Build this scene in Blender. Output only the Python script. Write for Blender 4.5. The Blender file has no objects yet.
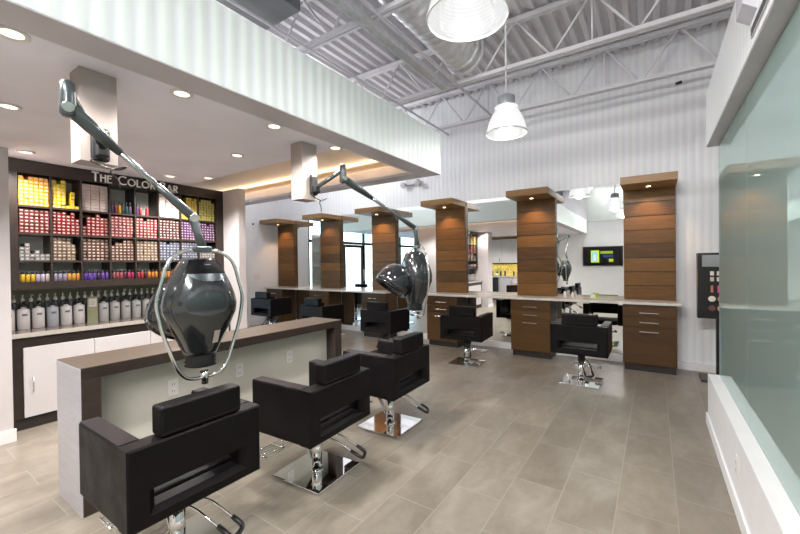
import bpy, bmesh, math, random
from mathutils import Vector, Matrix
random.seed(7)
C = bpy.context.scene.collection
PI = math.pi

# ---------------------------------------------------------------- materials
def nt(name):
    m = bpy.data.materials.new(name); m.use_nodes = True
    t = m.node_tree; t.nodes.clear()
    o = t.nodes.new('ShaderNodeOutputMaterial')
    return m, t, o
def pbsdf(t, o, col, rough=.5, metal=0., spec=.5, coat=0., emis=None, estr=0.):
    b = t.nodes.new('ShaderNodeBsdfPrincipled')
    b.inputs['Base Color'].default_value = (*col, 1); b.inputs['Roughness'].default_value = rough
    b.inputs['Metallic'].default_value = metal; b.inputs['Specular IOR Level'].default_value = spec
    b.inputs['Coat Weight'].default_value = coat; b.inputs['Coat Roughness'].default_value = .06
    if emis: b.inputs['Emission Color'].default_value = (*emis, 1); b.inputs['Emission Strength'].default_value = estr
    t.links.new(b.outputs[0], o.inputs[0]); return b
def coords(t, scale=(1, 1, 1), kind='Object'):
    tc = t.nodes.new('ShaderNodeTexCoord'); mp = t.nodes.new('ShaderNodeMapping')
    mp.inputs['Scale'].default_value = scale
    t.links.new(tc.outputs[kind], mp.inputs[0]); return mp.outputs[0]
def ramp(t, fac, stops):
    r = t.nodes.new('ShaderNodeValToRGB')
    while len(r.color_ramp.elements) < len(stops): r.color_ramp.elements.new(.5)
    for e, (p, c) in zip(r.color_ramp.elements, stops): e.position = p; e.color = (*c, 1)
    t.links.new(fac, r.inputs[0]); return r.outputs[0]
def noise(t, vec, scale, detail=3, rough=.55, dist=0.):
    n = t.nodes.new('ShaderNodeTexNoise'); n.inputs['Scale'].default_value = scale
    n.inputs['Detail'].default_value = detail; n.inputs['Roughness'].default_value = rough
    n.inputs['Distortion'].default_value = dist
    t.links.new(vec, n.inputs['Vector']); return n.outputs['Fac']
def bump(t, b, h, strength, dist=.01):
    n = t.nodes.new('ShaderNodeBump'); n.inputs['Strength'].default_value = strength; n.inputs['Distance'].default_value = dist
    t.links.new(h, n.inputs['Height']); t.links.new(n.outputs[0], b.inputs['Normal'])
def math_n(t, op, a, b=None, c=None):
    n = t.nodes.new('ShaderNodeMath'); n.operation = op
    for i, v in enumerate((a, b, c)):
        if v is None: continue
        if isinstance(v, (int, float)): n.inputs[i].default_value = v
        else: t.links.new(v, n.inputs[i])
    return n.outputs[0]
def mixc(t, fac, a, b, mode='MIX'):
    n = t.nodes.new('ShaderNodeMix'); n.data_type = 'RGBA'; n.blend_type = mode
    for i, v in ((0, fac), (6, a), (7, b)):
        if isinstance(v, (int, float)): n.inputs[i].default_value = v
        elif isinstance(v, tuple): n.inputs[i].default_value = (*v, 1)
        else: t.links.new(v, n.inputs[i])
    return n.outputs[2]

def m_plain(name, col, rough=.5, metal=0., spec=.5, coat=0., var=.06, nscale=6., bmp=0., bscale=200.):
    m, t, o = nt(name); b = pbsdf(t, o, col, rough, metal, spec, coat)
    v = coords(t)
    f = noise(t, v, nscale)
    a = tuple(max(0, c * (1 - var)) for c in col); c2 = tuple(min(1, c * (1 + var)) for c in col)
    t.links.new(ramp(t, f, [(.3, a), (.7, c2)]), b.inputs['Base Color'])
    if bmp: bump(t, b, noise(t, v, bscale, 2), bmp, .003)
    return m
def m_emit(name, col, s):
    m, t, o = nt(name); e = t.nodes.new('ShaderNodeEmission')
    e.inputs[0].default_value = (*col, 1); e.inputs[1].default_value = s
    t.links.new(e.outputs[0], o.inputs[0]); return m

def m_floor():
    m, t, o = nt('stone_tile'); b = pbsdf(t, o, (.4, .35, .3), .32, spec=.45)
    tc = t.nodes.new('ShaderNodeTexCoord'); mp = t.nodes.new('ShaderNodeMapping')
    mp.inputs['Rotation'].default_value = (0, 0, PI / 2); mp.inputs['Location'].default_value = (.43, .19 + .002, 0)
    t.links.new(tc.outputs['Object'], mp.inputs[0]); v = mp.outputs[0]
    br = t.nodes.new('ShaderNodeTexBrick'); br.offset = .5
    for k, x in (('Scale', 1), ('Brick Width', .6), ('Row Height', .295), ('Mortar Size', .0032), ('Mortar Smooth', .2)): br.inputs[k].default_value = x
    br.inputs['Color1'].default_value = (0, 0, 0, 1); br.inputs['Color2'].default_value = (1, 1, 1, 1); br.inputs['Mortar'].default_value = (.5, .5, .5, 1)
    t.links.new(v, br.inputs[0])
    # veins: stretched noise whose offset and slant change from tile to tile
    comb = t.nodes.new('ShaderNodeCombineXYZ'); t.links.new(math_n(t, 'MULTIPLY', br.outputs['Color'], 37.), comb.inputs[2])
    add = t.nodes.new('ShaderNodeVectorMath'); add.operation = 'ADD'; t.links.new(v, add.inputs[0]); t.links.new(comb.outputs[0], add.inputs[1])
    m2 = t.nodes.new('ShaderNodeMapping'); m2.inputs['Rotation'].default_value = (0, 0, .5); m2.inputs['Scale'].default_value = (1.6, 3.6, 1)
    t.links.new(add.outputs[0], m2.inputs[0])
    f = noise(t, m2.outputs[0], 1.5, 5, .6, .6)
    f2 = noise(t, v, 18, 4)
    f = math_n(t, 'MULTIPLY_ADD', f2, .22, math_n(t, 'MULTIPLY', f, .8))
    col = ramp(t, f, [(.3, (.185, .16, .128)), (.5, (.23, .202, .165)), (.72, (.30, .268, .225))])
    tint = ramp(t, br.outputs['Color'], [(0, (.90, .89, .88)), (1, (1.07, 1.06, 1.05))])
    col = mixc(t, 1., col, tint, 'MULTIPLY')
    col = mixc(t, br.outputs['Fac'], col, (.30, .27, .23))
    t.links.new(col, b.inputs['Base Color'])
    bump(t, b, math_n(t, 'SUBTRACT', 1., br.outputs['Fac']), .35, .002)
    return m
def m_wave(name, axis, base=(.80, .82, .83)):
    # white panel moulded in irregular vertical ridges
    m, t, o = nt(name); b = pbsdf(t, o, base, .42, spec=.4)
    v = coords(t)
    d = noise(t, v, .9, 2)
    w = t.nodes.new('ShaderNodeTexWave'); w.wave_type = 'BANDS'; w.bands_direction = axis
    w.inputs['Scale'].default_value = 3.6; w.inputs['Distortion'].default_value = 2.2; w.inputs['Detail'].default_value = 1.5
    w.inputs['Detail Scale'].default_value = .5
    m2 = t.nodes.new('ShaderNodeMapping'); m2.inputs['Scale'].default_value = (1, 1, .22)
    t.links.new(v, m2.inputs[0]); t.links.new(m2.outputs[0], w.inputs[0])
    s = tuple(c * .95 for c in base)
    col = ramp(t, w.outputs['Fac'], [(0, (s[0] * .985, s[1] * .985, s[2] * 1.02)), (.5, base), (1, (base[0] * .99, min(1, base[1] * 1.025), base[2] * .995))])  # lilac to green stripes paint the ridge shading into the base colour
    t.links.new(col, b.inputs['Base Color'])
    bump(t, b, w.outputs['Fac'], .11, .03)
    return m
def m_wood(name, dark, light, plank=.1915, z0=0., rough=.38):
    # stained boards: one tone per board, grain along the board
    m, t, o = nt(name); b = pbsdf(t, o, light, rough, spec=.35)
    tc = t.nodes.new('ShaderNodeTexCoord'); v = tc.outputs['Object']
    sp = t.nodes.new('ShaderNodeSeparateXYZ'); t.links.new(v, sp.inputs[0])
    idx = math_n(t, 'FLOOR', math_n(t, 'DIVIDE', math_n(t, 'SUBTRACT', sp.outputs[2], z0), plank))
    oi = t.nodes.new('ShaderNodeObjectInfo')
    wn = t.nodes.new('ShaderNodeTexWhiteNoise'); wn.noise_dimensions = '2D'
    cb = t.nodes.new('ShaderNodeCombineXYZ'); t.links.new(idx, cb.inputs[0]); t.links.new(oi.outputs['Random'], cb.inputs[1])
    t.links.new(cb.outputs[0], wn.inputs['Vector'])
    cb2 = t.nodes.new('ShaderNodeCombineXYZ'); t.links.new(sp.outputs[0], cb2.inputs[0]); t.links.new(sp.outputs[1], cb2.inputs[1])
    t.links.new(math_n(t, 'MULTIPLY_ADD', idx, 3.7, sp.outputs[2]), cb2.inputs[2])
    mp = t.nodes.new('ShaderNodeMapping'); mp.inputs['Scale'].default_value = (2.2, 8, 26); t.links.new(cb2.outputs[0], mp.inputs[0])
    f = noise(t, mp.outputs[0], 1.6, 5, .6, .5)
    f = math_n(t, 'MULTIPLY_ADD', wn.outputs['Value'], .42, math_n(t, 'MULTIPLY', f, .7))
    t.links.new(ramp(t, f, [(.22, dark), (.85, light)]), b.inputs['Base Color'])
    bump(t, b, f, .08, .004)
    return m
def m_leather(name, col):
    m, t, o = nt(name); b = pbsdf(t, o, col, .42, spec=.13)
    v = coords(t)
    vo = t.nodes.new('ShaderNodeTexVoronoi'); vo.inputs['Scale'].default_value = 170; t.links.new(v, vo.inputs['Vector'])
    bump(t, b, vo.outputs['Distance'], .12, .002)
    f = noise(t, v, 9, 4)
    t.links.new(ramp(t, f, [(.3, tuple(c * .8 for c in col)), (.7, tuple(c * 1.25 for c in col))]), b.inputs['Base Color'])
    t.links.new(ramp(t, f, [(.3, (.34,) * 3), (.7, (.5,) * 3)]), b.inputs['Roughness'])
    return m
def m_glasspane(name, tint, frost=0., refl_ior=1.5):
    # flat pane: Fresnel reflection over see-through (or frosted) glass
    m, t, o = nt(name)
    fr = t.nodes.new('ShaderNodeFresnel'); ge = t.nodes.new('ShaderNodeNewGeometry')
    t.links.new(math_n(t, 'POWER', refl_ior, math_n(t, 'MULTIPLY_ADD', ge.outputs['Backfacing'], -2., 1.)), fr.inputs['IOR'])   # same reflection from both faces
    gl = t.nodes.new('ShaderNodeBsdfGlossy'); gl.inputs['Roughness'].default_value = 0.
    gl.inputs['Color'].default_value = (.92, 1, .97, 1)
    tr = t.nodes.new('ShaderNodeBsdfTransparent'); tr.inputs[0].default_value = (*tint, 1)
    base = tr.outputs[0]
    if frost:
        df = t.nodes.new('ShaderNodeBsdfDiffuse'); f = noise(t, coords(t), 1.2)
        t.links.new(ramp(t, f, [(.3, tuple(c * .95 for c in tint)), (.7, tint)]), df.inputs[0])
        tl = t.nodes.new('ShaderNodeBsdfTranslucent'); tl.inputs[0].default_value = (*tint, 1)
        a = t.nodes.new('ShaderNodeMixShader'); a.inputs[0].default_value = .35
        t.links.new(df.outputs[0], a.inputs[1]); t.links.new(tl.outputs[0], a.inputs[2])
        b = t.nodes.new('ShaderNodeMixShader'); b.inputs[0].default_value = frost
        t.links.new(tr.outputs[0], b.inputs[1]); t.links.new(a.outputs[0], b.inputs[2]); base = b.outputs[0]
    mx = t.nodes.new('ShaderNodeMixShader'); t.links.new(fr.outputs[0], mx.inputs[0])
    t.links.new(base, mx.inputs[1]); t.links.new(gl.outputs[0], mx.inputs[2]); t.links.new(mx.outputs[0], o.inputs[0])
    return m
def m_shade():
    m, t, o = nt('ribbed_lamp_glass')
    tr = t.nodes.new('ShaderNodeBsdfTransparent'); e = t.nodes.new('ShaderNodeEmission')
    e.inputs[0].default_value = (1, .985, .95, 1)
    v = coords(t); w = t.nodes.new('ShaderNodeTexWave'); w.bands_direction = 'Z'; w.inputs['Scale'].default_value = 18
    t.links.new(v, w.inputs[0])
    t.links.new(ramp(t, w.outputs['Fac'], [(0, (.9,) * 3), (1, (1,) * 3)]), e.inputs[0])
    e.inputs[1].default_value = .92
    g = t.nodes.new('ShaderNodeBsdfGlossy'); g.inputs['Roughness'].default_value = .1
    lw = t.nodes.new('ShaderNodeLayerWeight'); lw.inputs[0].default_value = .35
    mx = t.nodes.new('ShaderNodeMixShader'); mx.inputs[0].default_value = .86
    t.links.new(tr.outputs[0], mx.inputs[1]); t.links.new(e.outputs[0], mx.inputs[2])
    m2 = t.nodes.new('ShaderNodeMixShader'); t.links.new(math_n(t, 'MULTIPLY', lw.outputs['Fresnel'], .5), m2.inputs[0])
    t.links.new(mx.outputs[0], m2.inputs[1]); t.links.new(g.outputs[0], m2.inputs[2]); t.links.new(m2.outputs[0], o.inputs[0])
    return m

FLOOR = m_floor()
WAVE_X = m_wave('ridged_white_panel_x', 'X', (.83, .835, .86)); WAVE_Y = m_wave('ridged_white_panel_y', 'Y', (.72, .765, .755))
WHITE = m_plain('white_paint', (.80, .79, .80), .6, var=.02, bmp=.05)
PINKWHITE = m_plain('warm_white_paint', (.60, .555, .56), .6, var=.02)
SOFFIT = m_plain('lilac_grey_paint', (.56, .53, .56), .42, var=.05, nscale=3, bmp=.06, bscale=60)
CEIL = m_plain('white_ceiling_paint', (.84, .825, .91), .55, var=.05, nscale=2.)
COVE = m_plain('cove_glow_tint', (.80, .66, .54), .6, var=.02)  # warm glow of the cove light is put into the tray colour
STEEL_W = m_plain('white_painted_steel', (.72, .71, .74), .5, var=.05)
DECK = m_plain('white_painted_deck', (.66, .645, .68), .55, var=.05, nscale=2)
GALV = m_plain('galvanised_duct', (.66, .67, .68), .38, .45, var=.12, nscale=14)
DUCTGREY = m_plain('grey_duct_board', (.20, .215, .215), .6, var=.08)
WOOD = m_wood('stained_boards', (.052, .023, .006), (.20, .096, .023), .1915, .915)
WOODCAB = m_wood('stained_cabinet_wood', (.042, .020, .006), (.105, .050, .014), 10., -5.)
WOODTRIM = m_wood('canopy_wood', (.15, .075, .026), (.33, .185, .07), 10., -5.)
TOE = m_plain('dark_toe_kick', (.025, .018, .015), .5)
CTOP = m_plain('pale_quartz', (.62, .58, .53), .12, var=.12, nscale=60)
BAR = m_wood('dark_oak_laminate', (.022, .015, .012), (.05, .036, .03), 10., -5., .35)
BARTOP = m_wood('brown_laminate_top', (.038, .024, .014), (.068, .045, .028), 10., -5., .5)
BAREND = m_wood('greyed_laminate_end', (.40, .38, .41), (.50, .48, .52), 10., -5., .25)
BACKPAINT = m_plain('pale_panel', (.62, .60, .53), .12, spec=.6, var=.03, nscale=3)
DOORW = m_plain('white_cabinet_door', (.58, .545, .55), .3, var=.02)
GREYTOP = m_plain('grey_stone_counter', (.105, .085, .07), .1, spec=.6, var=.2, nscale=40)
GREYEDGE = m_plain('counter_edge', (.44, .40, .36), .3, var=.08, nscale=30)
CHROME = m_plain('chrome', (.86, .85, .84), .045, 1., var=.02)
BRUSHED = m_plain('brushed_steel', (.72, .70, .67), .25, 1., var=.06)
LEATHER = m_leather('black_brown_leather', (.007, .0055, .0065))
LEATHER_SHEEN = m_leather('leather_sheen_tone', (.022, .017, .018))  # gloss on the arm tops painted as a lighter leather; seam shares it
BLACK = m_plain('black_plastic', (.012, .012, .013), .38, var=.1)
MATTEBLACK = m_plain('matte_black_panel', (.004, .004, .005), .6, spec=.05)
GLOSSBLACK = m_plain('gloss_black_shell', (.008, .010, .013), .06, spec=.8, coat=.6, var=.2)
SHELL = m_plain('gunmetal_shell', (.04, .045, .048), .14, .5, spec=.7, coat=.8, var=.1)
GUNMETAL = m_plain('gunmetal_arm', (.085, .10, .105), .28, .5, coat=.3)
ARMTUBE = m_plain('steel_arm_tube', (.40, .43, .44), .22, .9)
MIRROR = m_plain('mirror_silver', (.88, .90, .89), 0., 1., var=.0)
FROST = m_glasspane('greenish_frosted_glass', (.46, .60, .575), .96, 2.0)
CLEAR = m_glasspane('clear_glass', (.90, .96, .95), 0.)
SHADE = m_shade()
LIGHTBULB = m_emit('lamp_glow', (1, .97, .92), 4)
DOWNGLOW = m_emit('downlight_glow', (1, .86, .64), 2.2)
WARMGLOW = m_emit('warm_spot_glow', (1, .72, .42), 14)
COVEGLOW = m_emit('cove_strip_glow', (1, .76, .50), .8)
LABELW = m_plain('white_label', (.54, .48, .44), .5)
PLASTIC_W = m_plain('white_plastic', (.74, .72, .70), .35)
TILEY = m_plain('yellow_tile', (.58, .46, .16), .2, var=.35, nscale=16)
BRONZE = m_plain('dark_bronze_frame', (.035, .035, .04), .4, .3)
CONC = m_plain('pale_concrete', (.62, .60, .57), .8, var=.08)
SIGNW = m_plain('white_sign_letter', (.93, .92, .89), .4)
TAN = m_plain('tan_drop_box_paint', (.37, .315, .29), .6, var=.02)
_cc = {}
def colmat(c, rough=.45):
    k = tuple(round(x, 3) for x in c)
    if k not in _cc: _cc[k] = m_plain('packaging_%d' % len(_cc), k, rough, var=.1)
    return _cc[k]

# ---------------------------------------------------------------- mesh building
class MB:
    def __init__(s): s.bm = bmesh.new(); s.mi = 0
    def _tag(s, faces):
        for f in faces: f.material_index = s.mi
    def mat(s, i): s.mi = i; return s
    def box(s, x0, x1, y0, y1, z0, z1, bev=0., seg=2, M=None):
        t = bmesh.new(); bmesh.ops.create_cube(t, size=1)
        for v in t.verts: v.co = Vector(((x0 + x1) / 2 + v.co.x * (x1 - x0), (y0 + y1) / 2 + v.co.y * (y1 - y0), (z0 + z1) / 2 + v.co.z * (z1 - z0)))
        if bev: bmesh.ops.bevel(t, geom=t.edges[:], offset=bev, segments=seg, profile=.5, affect='EDGES')
        return s.merge(t, M)
    def merge(s, t, M=None):
        mp = {}
        for v in t.verts: mp[v] = s.bm.verts.new(M @ v.co if M else v.co)
        for f in t.faces:
            try: g = s.bm.faces.new([mp[v] for v in f.verts]); g.material_index = s.mi; g.smooth = f.smooth
            except ValueError: pass
        t.free(); return s
    def grid(s, rings, close=True, cap0=True, cap1=True, smooth=True):
        vs = [[s.bm.verts.new(p) for p in r] for r in rings]; n = len(vs[0])
        for a, b in zip(vs, vs[1:]):
            for i in range(n if close else n - 1):
                j = (i + 1) % n
                f = s.bm.faces.new((a[i], a[j], b[j], b[i])); f.material_index = s.mi; f.smooth = smooth
        for c, r in ((cap0, vs[0][::-1]), (cap1, vs[-1])):
            if c and n > 2:
                f = s.bm.faces.new(r); f.material_index = s.mi
        return s
    def lathe(s, prof, cx=0, cy=0, n=24, M=None, smooth=True, caps=(True, True)):
        rings = []
        for r, z in prof:
            ring = [Vector((cx + r * math.cos(2 * PI * i / n), cy + r * math.sin(2 * PI * i / n), z)) for i in range(n)]
            rings.append([M @ p for p in ring] if M else ring)
        return s.grid(rings, True, caps[0], caps[1], smooth)
    def cyl(s, a, b, r, r2=None, n=14, smooth=True):
        a = Vector(a); b = Vector(b); q = (b - a).to_track_quat('Z', 'Y').to_matrix().to_4x4(); q.translation = a
        return s.lathe([(r, 0), (r if r2 is None else r2, (b - a).length)], n=n, M=q, smooth=smooth)
    def tube(s, pts, r, n=8, closed=False, radii=None):
        pts = [Vector(p) for p in pts]; rings = []; up = None; m = len(pts)
        for i, p in enumerate(pts):
            if closed: d = pts[(i + 1) % m] - pts[i - 1]
            else: d = pts[min(i + 1, m - 1)] - pts[max(i - 1, 0)]
            d.normalize()
            if up is None:
                up = Vector((0, 0, 1)) if abs(d.z) < .9 else Vector((1, 0, 0))
            up = (up - d * up.dot(d)).normalized(); sd = d.cross(up)
            rr = radii[i] if radii else r
            rings.append([p + (up * math.cos(2 * PI * k / n) + sd * math.sin(2 * PI * k / n)) * rr for k in range(n)])
        if closed: rings.append(rings[0])
        return s.grid(rings, True, not closed, not closed)
    def prism(s, poly, axis, a, b):
        # poly: list of 2D points in the two other axes (cyclic order), extruded along axis from a to b
        def P(u, v, w): return Vector({'x': (w, u, v), 'y': (u, w, v), 'z': (u, v, w)}[axis])
        return s.grid([[P(u, v, a) for u, v in poly], [P(u, v, b) for u, v in poly]], True, True, True, False)
    def build(s, name, mats, parent=None, loc=None, rot=None):
        bmesh.ops.recalc_face_normals(s.bm, faces=s.bm.faces[:])
        me = bpy.data.meshes.new(name); s.bm.to_mesh(me); s.bm.free()
        for m in (mats if isinstance(mats, (list, tuple)) else [mats]): me.materials.append(m)
        o = bpy.data.objects.new(name, me); C.objects.link(o)
        if parent is not None: o.parent = parent
        if loc: o.location = loc
        if rot: o.rotation_euler = rot
        return o
def smooth_path(pts, k=6):
    pts = [Vector(p) for p in pts]; out = []
    for i in range(len(pts) - 1):
        p0, p1, p2, p3 = pts[max(i - 1, 0)], pts[i], pts[i + 1], pts[min(i + 2, len(pts) - 1)]
        for j in range(k):
            t = j / k
            out.append(.5 * ((2 * p1) + (p2 - p0) * t + (2 * p0 - 5 * p1 + 4 * p2 - p3) * t * t + (3 * p1 - p0 - 3 * p2 + p3) * t ** 3))
    out.append(pts[-1]); return out
def round_path(pts, r, k=5, closed=False):
    # polyline with its corners rounded
    pts = [Vector(p) for p in pts]; out = []; n = len(pts)
    for i, p in enumerate(pts):
        if not closed and i in (0, n - 1): out.append(p); continue
        a = (pts[i - 1] - p); b = (pts[(i + 1) % n] - p); ra = min(r, a.length * .45); rb = min(r, b.length * .45)
        A = p + a.normalized() * ra; B = p + b.normalized() * rb
        for j in range(k + 1):
            t = j / k; out.append((1 - t) ** 2 * A + 2 * t * (1 - t) * p + t * t * B)
    return out

def tag(o, label=None, cat=None, group=None, kind=None):
    if label: o['label'] = label
    if cat: o['category'] = cat
    if group: o['group'] = group
    if kind: o['kind'] = kind
    return o
def thing(name, label, cat, loc=(0, 0, 0), rz=0, group=None):
    o = bpy.data.objects.new(name, None); C.objects.link(o); o.empty_display_size = .1
    o.location = loc; o.rotation_euler = (0, 0, rz); return tag(o, label, cat, group)
KIDS = {}
def kids(o): return [c for c in C.objects if c.parent == o]
def copy_tree(o, parent=None, cache=None):
    c = o.copy(); C.objects.link(c)
    if parent is not None: c.parent = parent
    for ch in kids(o): copy_tree(ch, c)
    return c
def struct(o): o['kind'] = 'structure'; return o
def bx(name, mats, x0, x1, y0, y1, z0, z1, parent=None, bev=0.):
    return MB().box(x0, x1, y0, y1, z0, z1, bev).build(name, mats, parent)

# ---------------------------------------------------------------- room shell
XL, XR, YB, YF = -8.0, 2.6, -2.4, 6.28      # left wall, right wall, back wall, station wall
ZS, ZT, ZD = 2.45, 2.90, 4.42               # dropped ceiling, top of its fascia, deck
FX = -2.02; FY = 3.765                      # fascia plane, end of the dropped ceiling
struct(bx('floor', FLOOR, XL - .1, XR + .1, YB - .1, YF + .1, -.1, 0))
struct(bx('wall_station', WAVE_X, XL - .1, XR + .1, YF, YF + .12, 0, 4.6))
struct(bx('wall_right', WHITE, XR, XR + .1, YB, YF, 0, 4.6))
struct(bx('wall_back', WHITE, XL, XR, YB - .1, YB, 0, 4.6))
SY0, SY1, SZ = -.6, 5.2, 2.95               # storefront opening in the left wall
w = MB(); w.box(XL - .12, XL, SY1, YF, 0, 4.6).box(XL - .12, XL, YB, SY0, 0, 4.6).box(XL - .12, XL, SY0, SY1, SZ, 4.6)
struct(w.build('wall_left', WHITE))
# corrugated deck
m = MB(); per = .152; x = XL - .2; prof = []
while x < XR + .2:
    prof += [(x, ZD), (x + .055, ZD), (x + .075, ZD + .055), (x + .132, ZD + .055)]; x += per
top = [(p, q) for p, q in prof]
m.grid([[Vector((p, YB - .1, q)) for p, q in top], [Vector((p, YF + .1, q)) for p, q in top]], False, False, False, False)
struct(m.build('ceiling', DECK))
struct(bx('trim_1', DECK, XL - .2, XR + .2, YB - .2, YF + .2, 4.6, 4.75))     # roof over the deck
# dropped ceiling: border, tray recess, fascia
TX0, TX1, TY0, TY1 = -6.6, -2.24, 2.42, 3.50
m = MB(); sl = ZS + .11
m.box(XL, FX, YB, TY0, ZS, ZS + .1).box(XL, FX, TY1, FY, ZS, ZS + .1).box(TX1, FX, TY0, TY1, ZS, ZS + .1).box(XL, TX0, TY0, TY1, ZS, ZS + .1)
struct(m.build('trim_2', CEIL))
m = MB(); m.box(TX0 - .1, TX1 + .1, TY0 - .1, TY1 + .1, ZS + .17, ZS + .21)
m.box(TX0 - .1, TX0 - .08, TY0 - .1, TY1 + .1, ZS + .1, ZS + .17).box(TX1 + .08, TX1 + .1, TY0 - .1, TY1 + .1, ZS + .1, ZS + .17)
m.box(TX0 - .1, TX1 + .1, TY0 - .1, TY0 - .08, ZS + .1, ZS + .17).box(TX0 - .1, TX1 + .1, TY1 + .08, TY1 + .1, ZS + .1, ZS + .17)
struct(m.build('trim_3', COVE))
m = MB(); m.box(FX, FX + .03, YB, FY + .03, ZS, ZT).box(XL, FX - .001, FY, FY + .03, ZS, ZT)
struct(m.build('trim_4', WAVE_Y))
m = MB(); m.box(XL, FX - .002, YB, FY - .002, ZT - .03, ZT - .004)
struct(m.build('trim_5', STEEL_W))
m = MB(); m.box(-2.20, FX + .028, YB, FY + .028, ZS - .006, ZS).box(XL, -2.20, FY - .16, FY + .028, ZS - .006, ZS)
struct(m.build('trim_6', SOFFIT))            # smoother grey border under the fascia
# cove strips (real LED profiles lying in the recess)
m = MB(); m.box(TX0 - .06, TX1 + .06, TY1 + .03, TY1 + .06, ZS + .105, ZS + .12).box(TX1 + .03, TX1 + .06, TY0, TY1, ZS + .105, ZS + .12).box(TX0 - .06, TX1 + .06, TY0 - .06, TY0 - .03, ZS + .105, ZS + .12)
tag(m.build('cove_light_strip', COVEGLOW), 'warm light strip hidden in the recess of the low ceiling', 'light strip')
# drop boxes that carry the dryers
for nm, y0, y1, x1 in (('trim_7', .676, .835, -2.357), ('trim_8', 2.10, 2.262, -2.357)):
    struct(bx(nm, TAN, x1 - .13, x1, y0, y1, 1.985, ZS - .002))
# piers and thick wall round the colour bar
m = MB(); m.box(-5.08, -4.457, .42, .80, 0, ZS).box(-5.08, -4.457, 2.895, 2.995, 0, ZS).box(-5.74, -5.06, .42, 2.995, 0, ZS)
struct(m.build('wall_niche', PINKWHITE))
m = MB(); m.box(-4.47, -4.443, .405, .815, 0, .1).box(-5.1, -4.44, .405, .42, 0, .1)
struct(m.build('baseboard_niche', WHITE))
# half wall, glass and beam on the right
HX0, HX1, HY = .39, .56, 4.30
m = MB(); m.box(HX0, HX1, YB, HY, 0, .44)
struct(m.build('wall_partition', WHITE))
struct(bx('baseboard_partition', WHITE, HX0 - .014, HX0, YB, HY + .014, 0, .095, bev=.003))
m = MB(); m.box(HX0 - .004, HX1 + .004, YB, HY + .004, ZS, 2.915)
struct(m.build('trim_9', m_wave('ridged_white_beam', 'Y', (.87, .875, .89))))
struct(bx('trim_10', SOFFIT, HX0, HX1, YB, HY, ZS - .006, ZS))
GX = .468
g = bpy.data.objects.new('window_1', None); C.objects.link(g); struct(g)
ed = [HY - .01, 3.08, 1.88, .68, -.52, YB + .01]
for a, b in zip(ed, ed[1:]): bx('pane', FROST, GX, GX + .012, b + .002, a - .002, .441, ZS - .007, g)
# baseboard under the mirrors and along the walls
struct(bx('baseboard_station', WHITE, XL, XR, YF - .035, YF, 0, .105))
struct(bx('baseboard_left', WHITE, XL, XL + .015, SY1 + .02, YF - .04, 0, .1))
# storefront
g = bpy.data.objects.new('window_2', None); C.objects.link(g); struct(g)
m = MB()
DY0, DY1 = 2.76, 3.72
for y in (SY0 + .03, .55, 1.65, DY0 - .04, DY1 + .04, 4.45, SY1 - .03): m.box(XL - .1, XL - .02, y - .03, y + .03, 0, SZ)
m.box(XL - .1, XL - .02, SY0, SY1, SZ - .06, SZ).box(XL - .1, XL - .02, SY0, DY0, 0, .1).box(XL - .1, XL - .02, DY1, SY1, 0, .1).box(XL - .1, XL - .02, SY0, SY1, 2.08, 2.16)
m.build('window_frame', BRONZE, g)
for a, b in ((SY0 + .06, .52), (.58, 1.62), (1.68, DY0 - .07), (DY1 + .07, 4.42), (4.48, SY1 - .06)): bx('pane', CLEAR, XL - .064, XL - .056, a, b, .1, 2.08, g)
for a, b in ((SY0 + .06, .52), (.58, 1.62), (1.68, DY0 - .07), (DY0 - .01, DY1 + .01), (DY1 + .07, 4.42), (4.48, SY1 - .06)): bx('pane', CLEAR, XL - .064, XL - .056, a, b, 2.16, SZ - .06, g)
d = bpy.data.objects.new('door_1', None); C.objects.link(d); struct(d)
m = MB(); m.box(XL - .085, XL - .035, DY0, DY0 + .09, .01, 2.07).box(XL - .085, XL - .035, DY1 - .09, DY1, .01, 2.07).box(XL - .085, XL - .035, DY0 + .09, DY1 - .09, .01, .2).box(XL - .085, XL - .035, DY0 + .09, DY1 - .09, 1.98, 2.07)
m.build('door_frame', BRONZE, d)
bx('pane', CLEAR, XL - .064, XL - .056, DY0 + .09, DY1 - .09, .2, 1.98, d)
m = MB(); m.tube(round_path([(XL - .035, DY0 + .05, .9), (XL + .03, DY0 + .05, .9), (XL + .03, DY0 + .05, 1.25), (XL - .035, DY0 + .05, 1.25)], .02), .012)
m.build('door_handle', CHROME, d)
struct(bx('ground_outside', CONC, XL - 14, XL - .11, -12, 16, -.12, -.02))
struct(bx('trim_11', m_plain('dark_canopy', (.10, .10, .11), .6), XL - 2.0, XL - .12, SY0 - 1, SY1 + 1, 3.0, 3.3))   # awning over the storefront

# ---------------------------------------------------------------- roof steel
JZ0, JZ1 = 3.80, 4.40
def joist(y, label):
    j = thing('roof_joist', label, 'roof joist', (0, y, 0), 0, 'steel joists under the roof deck')
    m = MB(); m.box(XL, XR, -.045, -.008, JZ1 - .05, JZ1).box(XL, XR, .008, .045, JZ1 - .05, JZ1); m.build('top_chord', STEEL_W, j)
    m = MB(); m.box(XL, XR, -.045, -.008, JZ0, JZ0 + .045).box(XL, XR, .008, .045, JZ0, JZ0 + .045); m.build('bottom_chord', STEEL_W, j)
    x = XL + .1 + (y * .37) % .5; m = MB(); k = 0
    while x < XR - .5:
        m.cyl((x, 0, JZ0 + .02), (x + .42, 0, JZ1 - .02), .013, n=8); m.cyl((x + .42, 0, JZ1 - .02), (x + .84, 0, JZ0 + .02), .013, n=8)
        if k % 2 == 0: m.cyl((x + .42, 0, JZ0 + .02), (x + .42, 0, JZ1 - .02), .011, n=8)
        x += .84; k += 1
    m.build('web', STEEL_W, j); return j
joist(5.95, 'white open-web steel joist lying along the top of the ridged station wall')
joist(4.62, 'white open-web steel joist second from the station wall, behind the duct end')
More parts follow.
